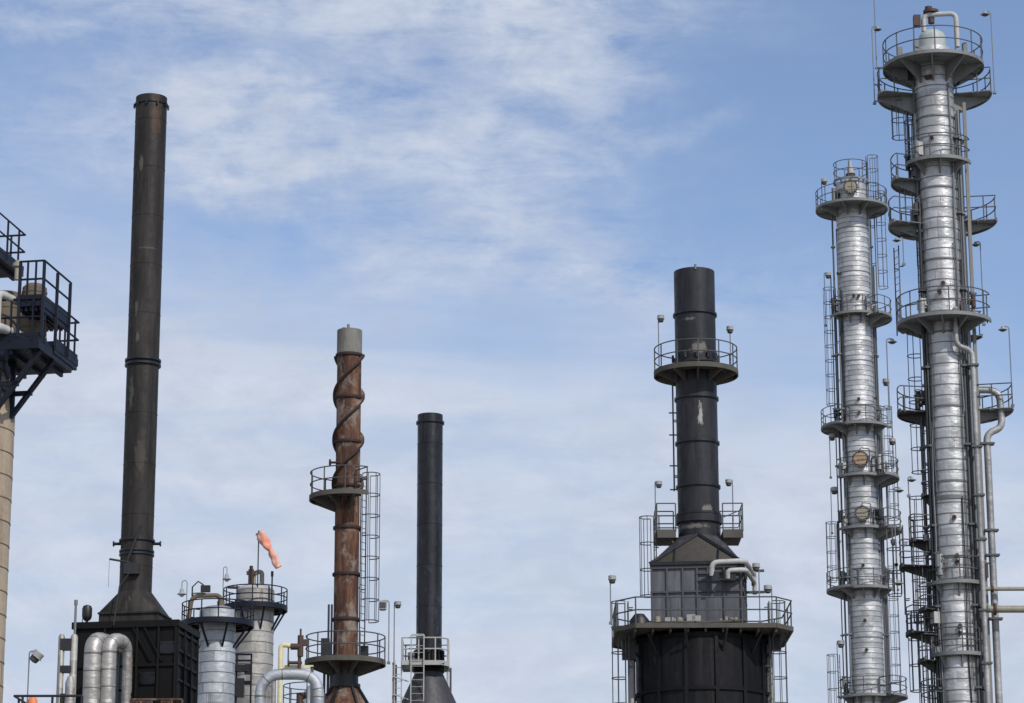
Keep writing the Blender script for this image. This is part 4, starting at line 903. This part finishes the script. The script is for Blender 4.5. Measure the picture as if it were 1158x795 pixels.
q = Axis(450, 775, 123.2); ladder(bs, (q.X, q.Y), -90, 0, zd + .1, 'light_grey', cage=False, w=.3)
mb = MB(); a_, b_ = Axis(444.5, 780, 123.2), Axis(462, 780, 123.2)
for py in (768, 788): mb.bar((a_.X, 123.15, ax.z(py)), (b_.X, 123.15, ax.z(py + 6)), .05)
split_build(mb, 'cross_brace', MAT['light_grey'], bs)
mb = MB(); q = ax.pt(R + .25, 200, zd); mb.box((q.x, q.y, q.z), .3, .3, .5, 0, True); mb.build('junction_box', MAT['galv'], bs)
# ================================================================== PIPEWORK BETWEEN THE COLUMNS
a = Axis(294.5, 780, 110); b_ = Axis(360.5, 780, 110); z1 = a.z(762.5); t_ = 6.4 / a.s(770)
upipe('insulated_pipe', 'big silver square cornered U pipe at the bottom edge, next to the cream pipe', [Vector((a.X, a.Y, 0)), Vector((a.X, a.Y, z1)), Vector((b_.X, b_.Y, z1)), Vector((b_.X, b_.Y, 0))], t_, 'clad_drum', True, .85)
a = Axis(309.5, 780, 111.5); t = thing('riser_pipe', 'dull grey riser behind the big silver U pipe', 'pipe', (a.X, a.Y, 0)); mb = MB(); mb.tube([(a.X, a.Y, 0), (a.X, a.Y, a.z(762))], .09, 12); mb.build('pipe_run', MAT['clad_beige'], t)
a = Axis(317, 760, 112.5); t = thing('gas_line', 'cream yellow pipe turning right to a rusty valve', 'pipe', (a.X, a.Y, 0)); z1 = a.z(728.5); e1 = Axis(333, 730, 112.5).X; e2 = Axis(346, 730, 112.5).X
mb = MB(); mb.tube(bend([(a.X, a.Y, 0), (a.X, a.Y, z1), (e1, a.Y, z1 - .1)], .2), .098, 14); mb.build('pipe_run', MAT['yellow'], t)
mb = MB(); mb.cyl((e1 - .15, a.Y, z1 - .1), (e1 + .25, a.Y, z1 - .1), .13); mb.cyl((e1 + .25, a.Y, z1 - .1), (e2 - .2, a.Y, z1 - .12), .08); mb.box((e1 + .38, a.Y, z1 + .06), .3, .2, .25); mb.cyl((e2 - .22, a.Y, z1 - .5), (e2 - .22, a.Y, z1 + .35), .12); mb.cyl((e2 - .22, a.Y, z1 + .35), (e2 - .22, a.Y, z1 + .62), .04); mb.cyl((e2 - .25, a.Y, z1 - .5), (e2 - .25, a.Y, z1 - 1.2), .07)
mb.cyl((e2 - .7, a.Y, z1 - .75), (e2 - .15, a.Y, z1 - .75), .07); mb.cyl((e2 - .72, a.Y, z1 - .75), (e2 - .66, a.Y, z1 - .75), .13); mb.build('valve', MAT['valve_rust'], t)
mb = MB(); zb_ = a.z(753.5); mb.bar((a.X, a.Y + .15, zb_), (e2 + .3, a.Y + .15, zb_), .12, .12); mb.build('support_beam', MAT['yellow'], t)
mb = MB(); mb.tube([(Axis(326, 740, 112.5).X, a.Y, zb_), (Axis(326, 740, 112.5).X, a.Y, z1 - .05)], .03); mb.bar((e2 + .25, a.Y + .15, 0), (e2 + .25, a.Y + .15, zb_), .12); split_build(mb, 'support_post', MAT['galv_dark'], t)
# small vessel behind the big U pipe
a = Axis(352, 790, 126); t = thing('small_vessel', 'small silver coned vessel with thin railing behind the big U pipe', 'vessel', (a.X, a.Y, 0)); z1 = a.z(797)
mb = MB(); mb.lathe(a.X, a.Y, [(.75, 0), (.75, z1), (.12, a.z(775))], 28); mb.build('body', MAT['clad_drum'], t)
mb = MB(); q = T(339, 789, 125); mb.cyl(q + Vector((0, 0, -.8)), q + Vector((0, 0, .2)), .15); mb.cyl(q, q + Vector((.3, 0, .1)), .12); mb.build('valve', MAT['valve_rust'], t)
mb = MB(); zr = a.z(801); rail_path(mb, [a.pt(1.25, w, 0) [:2] for w in range(100, 275, 15)], zr, 1.0, .025, True, .8, False); mb.sector(a.X, a.Y, .76, 1.27, zr - .1, zr, 100, 270); mb.build('railing', MAT['galv_dark'], t)

# low walkway with rusty railing in front of the black box
a = Axis(178, 790, 118); zw = a.z(819.5); x0, x1 = Axis(148, 790, 118).X, Axis(206, 790, 118).X
t = thing('walkway', 'low walkway with rusty brown railing at the foot of the black box', 'walkway', ((x0 + x1) / 2, 118, 0)); mb = MB(); mb.box(((x0 + x1) / 2, 118.4, zw - .15), x1 - x0, .9, .15, 0, True)
for x in (x0 + .1, x1 - .1): mb.bar((x, 118.4, 0), (x, 118.4, zw - .15), .15)
mb.build('deck', MAT['deck_brown'], t); mb = MB(); rail_path(mb, [(x0, 118), (x1, 118)], zw, 1.05, .05, True, .42, False); mb.build('railing', MAT['rust'], t)
mb = MB()
for px, r in ((154, .1), (167, .14), (190, .12)): q = T(px, 794, 118.5); mb.cyl(q + Vector((0, 0, -.8)), q + Vector((0, 0, .1)), r); mb.cyl(q + Vector((-.2, 0, 0)), q + Vector((.2, 0, 0)), r * .7)
mb.build('valve', MAT['valve_rust'], t)
# railed walkway at the lower left corner
WY = 100; zr_ = Axis(50, 787, WY).z(787); zw = zr_ - 1.05; x0, x1 = Axis(16, 787, WY).X, Axis(93, 787, WY).X
t = thing('walkway', 'black railed walkway in the lower left corner, below the leaning floodlight', 'walkway', ((x0 + x1) / 2, WY, 0)); mb = MB(); mb.box(((x0 + x1) / 2, WY + .9, zw - .15), x1 - x0, 1.8, .15, 0, True)
for x in (x0 + .1, x1 - .1):
    for y in (WY + .1, WY + 1.7): mb.bar((x, y, 0), (x, y, zw - .15), .18)
mb.build('deck', MAT['deck_dark'], t); mb = MB(); rail_path(mb, [(x1, WY), (x0, WY), (x0 + .1, WY + 1.8)], zw, 1.05, .045, True, 1.2, False); mb.build('railing', MAT['black_rail'], t)
a = Axis(37, 792, WY + .8); t = thing('safety_barrel', 'orange barrel top standing on the black railed walkway', 'barrel', (a.X, a.Y, zw)); mb = MB(); zt_ = a.z(788)
mb.lathe(a.X, a.Y, [(.2, zw), (.195, zw + .3), (.17, zt_ - .12), (.12, zt_ - .02), (.06, zt_)], 24); mb.build('barrel_body', MAT['orange'], t)
mb = MB(); mb.lathe(a.X, a.Y, [(.205, zw + .32), (.203, zw + .47)], 24, False); mb.build('pale_band', MAT['light_grey'], t)

# ================================================================== ACCESS PLATFORMS AT THE LEFT EDGE
AY = 72; ax = Axis(43.7, 390, AY); TH = rad(10); f = Vector((math.cos(TH), -math.sin(TH), 0)); gd = Vector((math.sin(TH), math.cos(TH), 0)); O = Vector((ax.X, AY, 0))
t0 = Axis(-42, 600, AY + 1.8); lt = thing('vessel_tower', 'rust stained beige column with navy access platforms, cut by the left edge', 'column', (t0.X, t0.Y, 0))
def ap(u, v, z): q = O + f * u + gd * v; return Vector((q.x, q.y, z))
sA = ax.s(390); RA = 52 / Axis(-42, 500, AY + 1.8).s(500)
clad_shaft(lt, t0, 0, t0.z(464), RA, .62, [MAT['beige'], MAT['lag_brown']], heavy=0, name='shell', strap=.022, proud=.006)
mb = MB(); mb.lathe(t0.X, t0.Y, [(RA, t0.z(464)), (RA - .02, t0.z(458)), (RA * .9, t0.z(432)), (RA * .62, t0.z(415)), (RA * .62, t0.z(385))], 40); mb.build('head', MAT['beige'], lt)
zd1, zd2 = ax.z(380), ax.z(337); 
def rdeck(u0, u1, v0, v1, z, th, rail_pts, mat='navy', rmat='navy', h=1.04, post=.62):
    mb = MB(); mb.hexa([ap(u0, v0, z - th), ap(u1, v0, z - th), ap(u1, v1, z - th), ap(u0, v1, z - th)], [ap(u0, v0, z), ap(u1, v0, z), ap(u1, v1, z), ap(u0, v1, z)])
    for k in range(5): uu = u0 + (u1 - u0) * (k + .5) / 5; mb.bar(ap(uu, v0 + .05, z - th - .06), ap(uu, v1 - .05, z - th - .06), .08, .12)
    pl = mb.build('platform', MAT[mat], lt); r = MB(); rail_path(r, [ap(u, v, 0)[:2] for u, v in rail_pts], z, h, .03, True, post, True); r.build('railing', MAT[rmat], pl); return pl
rdeck(-2.6, 0, 0, 2.7, zd1, .32, [(-1.4, 0), (0, 0), (0, .4)])
zx = ax.z(373.5); rdeck(-.5, .04, 1.1, 3.1, zx, .2, [(.03, 1.15), (.03, 3.05), (-.5, 3.05)], post=.9)
p2_ = rdeck(-.62, .06, .02, 2.2, zd2, .2, [(-.62, .02), (.06, .02)], post=.2); r = MB(); rail_path(r, [ap(.06, .04, 0)[:2], ap(.06, 2.2, 0)[:2]], zd2, 1.04, .03, True, 1.1, True); r.build('railing', MAT['navy'], p2_)
z3 = ax.z(263); rdeck(-4.3, -1.72, .9, 3.3, z3, .18, [(-4.2, .9), (-1.72, .9), (-1.72, 3.3), (-3, 3.3)], post=.9)
mb = MB()
for u, v in ((.06, .02), (.06, 2.15), (.06, 1.1), (-.6, .02)): mb.bar(ap(u, v, zd1), ap(u, v, zd2 + 1.0), .08)
for u in (-1.75, -3.2): mb.bar(ap(u, 1.0, zd1), ap(u, 1.0, z3), .12)
split_build(mb, 'post', MAT['navy'], lt)
mb = MB()
for v in (.25, 1.3):
    mb.bar(ap(-.05, v, zd1 - .35), ap(-1.15, v, ax.z(456)), .12); mb.bar(ap(-1.15, v, zd1 - .3), ap(-1.15, v, ax.z(458)), .14); mb.bar(ap(-.6, v, ax.z(430)), ap(-1.7, v, ax.z(430)), .12)
mb.bar(ap(-1.15, .25, ax.z(430)), ap(-1.15, 1.3, ax.z(430)), .12)
for v in (.25, 1.3): mb.bar(ap(-1.15, v, ax.z(455)), (t0.X, t0.Y, ax.z(458)), .14)
mb.build('brace', MAT['navy'], lt)
for u, v, r, y0, y1 in ((-.62, 1.25, .36, 380, 341), (-.72, 1.5, .33, 336, 303), (-1.5, 1.5, .55, 380, 312)):
    q = ap(u, v, 0); mb = MB(); za, zc_ = ax.z(y0), ax.z(y1); mb.lathe(q.x, q.y, [(r * .8, za), (r, za + .08), (r, zc_ - .1), (r * .7, zc_)], 26)
    z = za + .25
    while z < zc_ - .15: mb.lathe(q.x, q.y, [(r, z), (r + .015, z), (r + .015, z + .05), (r, z + .05)], 26, False); z += .3
    mb.build('lagged_drum', MAT['lag_brown'], lt)
mb = MB(); mb.tube(bend([ap(-1.05, -.35, ax.z(375)), ap(-1.05, -.35, ax.z(332)), ap(-.55, .5, ax.z(340))], .22), .1, 12); mb.build('lagged_pipe', MAT['white_pipe'], lt)
mb = MB(); mb.tube(bend([ap(-2.2, -.45, ax.z(371)), ap(-1.05, -.45, ax.z(371)), ap(-.7, .6, ax.z(372))], .2), .12, 12); mb.build('lagged_pipe', MAT['white_pipe'], lt)
mb = MB(); mb.tube(bend([ap(-1.6, -.1, ax.z(398)), ap(-.95, -.1, ax.z(400)), ap(-.85, .2, ax.z(425))], .2), .08, 10); mb.cyl(ap(-1.05, -.2, ax.z(402)), ap(-.8, -.2, ax.z(402)), .16); mb.build('blue_valve_pipe', MAT['navy'], lt)
mb = MB(); q = ap(-.98, .8, 0); mb.cyl((q.x, q.y, ax.z(305)), (q.x, q.y, ax.z(283)), .07); mb.cyl((q.x, q.y, ax.z(290)), (q.x, q.y, ax.z(286)), .13); mb.build('valve', MAT['tan'], lt)

# ================================================================== FLOODLIGHTS
G = 116
LAMPS = [
 (1114, 16.5, 116, 6.5, 106, 'dish lamp hanging inward on a tall pole right of the top ring platform', 'dish', .27),
 (992.5, 33.5, 116, -6.5, 118, 'dish lamp on a long pole left of the top ring platform', 'dish', .24),
 (1014, 272, 116, 7, 300, 'dish lamp left of the tall column, above its cage ladder', 'dish', .24),
 (1103.5, 277, 117, 5, 368, 'dish lamp right of the tall column, under the right half ring', 'dish', .26),
 (1009, 387, 116, -6.5, 463, 'dish lamp between the columns on a pole beside the middle left ring', 'dish', .27),
 (1134, 373, 116.5, 7, 460, 'dish lamp at the far right on a pole above the right half ring', 'dish', .27),
 (1031, 543, 115.4, -4, 562, 'dish lamp low on the cage ladder of the tall column', 'dish', .26),
 (1017, 555, 116, -6.5, 640, 'dish lamp between the columns, level with the lower bronze cover', 'dish', .26),
 (1016, 660, 116, -2, 640, 'dark dish lamp hanging between the columns near the low balconies', 'dish', .28),
 (932, 206, 164, -3, 238, 'bucket lamp left of the shorter column top', 'bucket', .36),
 (936.5, 312, 165, -4.5, 369, 'bucket lamp left of the shorter column, above its second ring', 'bucket', .36),
 (1002, 433, 165.5, 3, 484, 'bucket lamp right of the shorter column, above its third ring', 'bucket', .42),
 (941, 495, 165, -3, 541, 'bucket lamp left of the shorter column, beside the upper bronze cover', 'bucket', .4),
 (1009, 500, 165.5, 3.5, 541, 'bucket lamp right of the shorter column, beside the bronze cover', 'bucket', .4),
 (943.5, 555.5, 165, -4, 604, 'bucket lamp left of the shorter column, above the lowest tan cover', 'bucket', .42),
 (1010.5, 614, 165.5, 3, 668, 'bucket lamp right of the shorter column, under the fifth ring', 'bucket', .36),
 (951, 729, 165, -4.5, 789, 'bucket lamp left of the shorter column near the bottom edge', 'bucket', .42),
 (747.2, 361, 116, -2.8, 422, 'bucket lamp left above the ring platform of the furnace stack', 'bucket', .3),
 (825.5, 373.5, 116.3, 0, 422, 'bucket lamp right above the ring platform of the furnace stack', 'bucket', .3),
 (745, 548.5, 116, -4.2, 603, 'bucket lamp left of the furnace stack foot', 'bucket', .28),
 (824, 546.5, 116, 4.2, 603, 'bucket lamp right of the furnace stack foot', 'bucket', .28),
 (692.3, 656, 114, -2.2, 706, 'bucket lamp at the left end of the broad furnace deck', 'bucket', .32),
 (855, 642, 114.6, 3, 706, 'bucket lamp beside the slate box and its white pipes', 'bucket', .32),
 (868.2, 667, 113.6, 4.4, 706, 'bucket lamp at the right end of the broad furnace deck', 'bucket', .32),
 (432.8, 684.5, 115, 7.2, 751, 'box lamp on a tall post at the lower ring of the rusty stack', 'box', .36),
 (450, 684.5, 123.4, -4, 752, 'bucket lamp left of the pale grey platform on the slim black stack', 'bucket', .3),
]
for px, py, Y, dx, yb, lb, kd, sz in LAMPS: floodlight(px, py, Y, dx, yb, lb, kd, sz, mat='galv' if Y < 150 else 'galv_dark', bx={33.5: 995}.get(py))
floodlight(40.3, 743.5, 101, -7.3, 798, 'tilted pale floodlight alone above the lower left walkway', 'bucket', .42, 38)
gooseneck(205.5, 672, 147, 210.3, 706, 'bell lamp on a gooseneck left of the front short column')
gooseneck(256.5, 655, 154.5, 251.7, 687, 'bell lamp on a gooseneck left of the rear short column')

# ------------------------------------------------------------------ ground
g = MB(); g.add([(-4000, -1500, 0), (4000, -1500, 0), (4000, 9000, 0), (-4000, 9000, 0)], [(0, 1, 2, 3)])
go = g.build('ground', MAT['gravel']); go['kind'] = 'structure'

# ------------------------------------------------------------------ light and sky
SUN_AZ, SUN_EL = 34.0, 42.0                     # degrees right of straight behind the camera, elevation
sd = Vector((math.sin(rad(SUN_AZ)) * math.cos(rad(SUN_EL)), -math.cos(rad(SUN_AZ)) * math.cos(rad(SUN_EL)), math.sin(rad(SUN_EL))))
sl = bpy.data.lights.new('sun', 'SUN'); sl.energy = 3.3; sl.angle = rad(.53); sl.color = (1, .955, .89)
so = bpy.data.objects.new('sun', sl); C.objects.link(so); so.location = (60, -80, 120); so.rotation_euler = sd.to_track_quat('Z', 'Y').to_euler()
W = bpy.data.worlds.new('World'); S.world = W; W.use_nodes = True
nt = W.node_tree; bg = nt.nodes['Background']
sky = N(nt, 'ShaderNodeTexSky'); sky.sky_type = 'NISHITA'; sky.sun_disc = False
sky.sun_elevation = rad(SUN_EL); sky.sun_rotation = rad(180 - SUN_AZ)
sky.air_density = 1.0; sky.dust_density = .3; sky.ozone_density = 2.0
bg.inputs['Strength'].default_value = .14

def mth(op, a, b=None, c=None, clamp=False):
    n = N(nt, 'ShaderNodeMath', operation=op); n.use_clamp = clamp
    for i, v in enumerate((a, b, c)):
        if v is None: continue
        if hasattr(v, 'links'): L(nt, v, n.inputs[i])
        else: n.inputs[i].default_value = v
    return n.outputs[0]
tc = N(nt, 'ShaderNodeTexCoord'); sx = N(nt, 'ShaderNodeSeparateXYZ'); L(nt, tc.outputs['Generated'], sx.inputs[0])
az = mth('ARCTAN2', sx.outputs['X'], sx.outputs['Y']); el = mth('ARCSINE', sx.outputs['Z'])
u0 = mth('MULTIPLY', az, 32.0); v0 = mth('MULTIPLY', mth('SUBTRACT', el, PITCH), 32.0)
cb = N(nt, 'ShaderNodeCombineXYZ'); L(nt, u0, cb.inputs[0]); L(nt, v0, cb.inputs[1])
def wnoise(scale, sxyz=(1, 1, 1), rot=0, detail=6, rough=.6, off=(0, 0, 0), out='Fac', dist=0):
    mp = N(nt, 'ShaderNodeMapping'); mp.inputs['Scale'].default_value = sxyz; mp.inputs['Rotation'].default_value = (0, 0, rad(rot)); mp.inputs['Location'].default_value = off
    L(nt, cb.outputs[0], mp.inputs[0]); n = N(nt, 'ShaderNodeTexNoise'); L(nt, mp.outputs[0], n.inputs['Vector'])
    n.inputs['Scale'].default_value = scale; n.inputs['Detail'].default_value = detail; n.inputs['Roughness'].default_value = rough; n.inputs['Distortion'].default_value = dist
    return n.outputs[out]
wc = N(nt, 'ShaderNodeSeparateColor'); L(nt, wnoise(.45, detail=5, out='Color'), wc.inputs[0])
u = mth('MULTIPLY_ADD', mth('SUBTRACT', wc.outputs[0], .5), 2.6, u0); v = mth('MULTIPLY_ADD', mth('SUBTRACT', wc.outputs[1], .5), 1.9, v0)
def blob(px, py, sxp, syp, amp, rot=0):
    """soft cloud patch: centre, half sizes, strength, tilt"""
    cu, cv = (px - 579) / 100, (397.5 - py) / 100
    du, dv = mth('SUBTRACT', u, cu), mth('SUBTRACT', v, cv); c, s = math.cos(rad(rot)), math.sin(rad(rot))
    a = mth('MULTIPLY', mth('ADD', mth('MULTIPLY', du, c), mth('MULTIPLY', dv, s)), 100 / sxp)
    b_ = mth('MULTIPLY', mth('SUBTRACT', mth('MULTIPLY', dv, c), mth('MULTIPLY', du, s)), 100 / syp)
    e = mth('EXPONENT', mth('MULTIPLY', mth('ADD', mth('MULTIPLY', a, a), mth('MULTIPLY', b_, b_)), -1.0))
    return mth('MULTIPLY', e, amp)
BLOBS = [(430, 5, 300, 34, 1.15, -3), (180, 0, 160, 34, .8, -3), (330, 40, 110, 26, .6, -4), (560, 50, 130, 40, .7, -10), (655, 60, 60, 70, .85, 25), (690, 135, 40, 40, .5, 40), (240, 135, 95, 42, 1.5, -6), (330, 205, 150, 24, 1.0, 5), (230, 185, 120, 24, .7, 0),
         (430, 110, 150, 55, .55, -15), (500, 190, 130, 45, .55, 12), (60, 62, 170, 16, .6, 6), (60, 22, 200, 20, .35, 0), (60, 175, 190, 50, .4, 6), (600, 200, 110, 55, .6, -25), (475, 290, 85, 42, .9, 10), (560, 235, 90, 26, .5, -12), (640, 300, 130, 40, .7, -14), (700, 335, 110, 60, .5, -20), (745, 170, 60, 16, .4, 10), (900, 350, 160, 50, .3, -8)]
dens = None
for b_ in BLOBS:
    x = blob(*b_); dens = x if dens is None else mth('ADD', dens, x)
dens = mth('MINIMUM', dens, 1.35)
fib = wnoise(1.0, (.5, 1.9, 1), -8, 10, .66, dist=.5); puff = wnoise(1.5, (.7, 1.3, 1), 18, 10, .64, (3, 1, 0), dist=.4); wisp = wnoise(2.6, (.4, 2.0, 1), 10, 8, .66, (7, 2, 0), dist=.6)
tex = mth('ADD', mth('ADD', fib, puff), mth('MULTIPLY', mth('SUBTRACT', wisp, .5), .7))
d1 = mth('SUBTRACT', 1.0, mth('EXPONENT', mth('MULTIPLY', mth('MULTIPLY', dens, maprange(nt, tex, .66, 1.32, .05, 1.75)), -1.0)))
# the lower veil: a broad bank whose upper edge slopes down to the right
edge = mth('ADD', mth('ADD', v, mth('MULTIPLY', u, .2)), mth('MULTIPLY', mth('SUBTRACT', puff, .5), 1.6))
veil = maprange(nt, edge, 1.0, -.7, 0, .97)
streak = wnoise(.8, (.30, 2.0, 1), 4, 8, .6, (9, 4, 0), dist=.5)
broad = wnoise(.42, (.5, 1.5, 1), -4, 5, .5, (2, 9, 0))
veil = mth('MULTIPLY', veil, maprange(nt, mth('ADD', mth('ADD', streak, mth('MULTIPLY', broad, .9)), mth('MULTIPLY', mth('SUBTRACT', wisp, .5), .25)), .70, 1.04, .62, 1.0))
thin = mth('MULTIPLY', maprange(nt, wnoise(.5, (.5, 1.4, 1), -8, 8, .62, (20, 7, 0)), .48, .75, 0, .3), maprange(nt, u0, 3.6, 1.0, .2, 1))
low = maprange(nt, v0, .2, -3.5, 0, .5)
cl = mth('SUBTRACT', 1.0, mth('MULTIPLY', mth('MULTIPLY', mth('SUBTRACT', 1.0, mth('MINIMUM', mth('ADD', d1, thin), .95)), mth('SUBTRACT', 1.0, mth('MINIMUM', veil, .97))), mth('SUBTRACT', 1.0, low)))
cl = mth('MINIMUM', mth('MAXIMUM', cl, 0.0), .97)
up_ = maprange(nt, sx.outputs['Z'], -.02, .03, 0, 1)
cl = mth('MULTIPLY', cl, up_)
CLOUD = mix(nt, maprange(nt, mth('ADD', puff, mth('MULTIPLY', streak, .6)), .68, 1.0, 0, 1), (3.85, 4.3, 5.2), (4.55, 4.95, 5.75))
SKYGAIN = (1.02, .965, 1.0)
skyc = mix(nt, 1.0, sky.outputs[0], SKYGAIN, 'MULTIPLY')
L(nt, mix(nt, cl, skyc, CLOUD), bg.inputs['Color'])

S.view_settings.view_transform = 'Standard'; S.view_settings.look = 'None'; S.view_settings.gamma = 1; S.view_settings.exposure = 0.0
S.view_settings.use_curve_mapping = False
S.cycles.max_bounces = 6
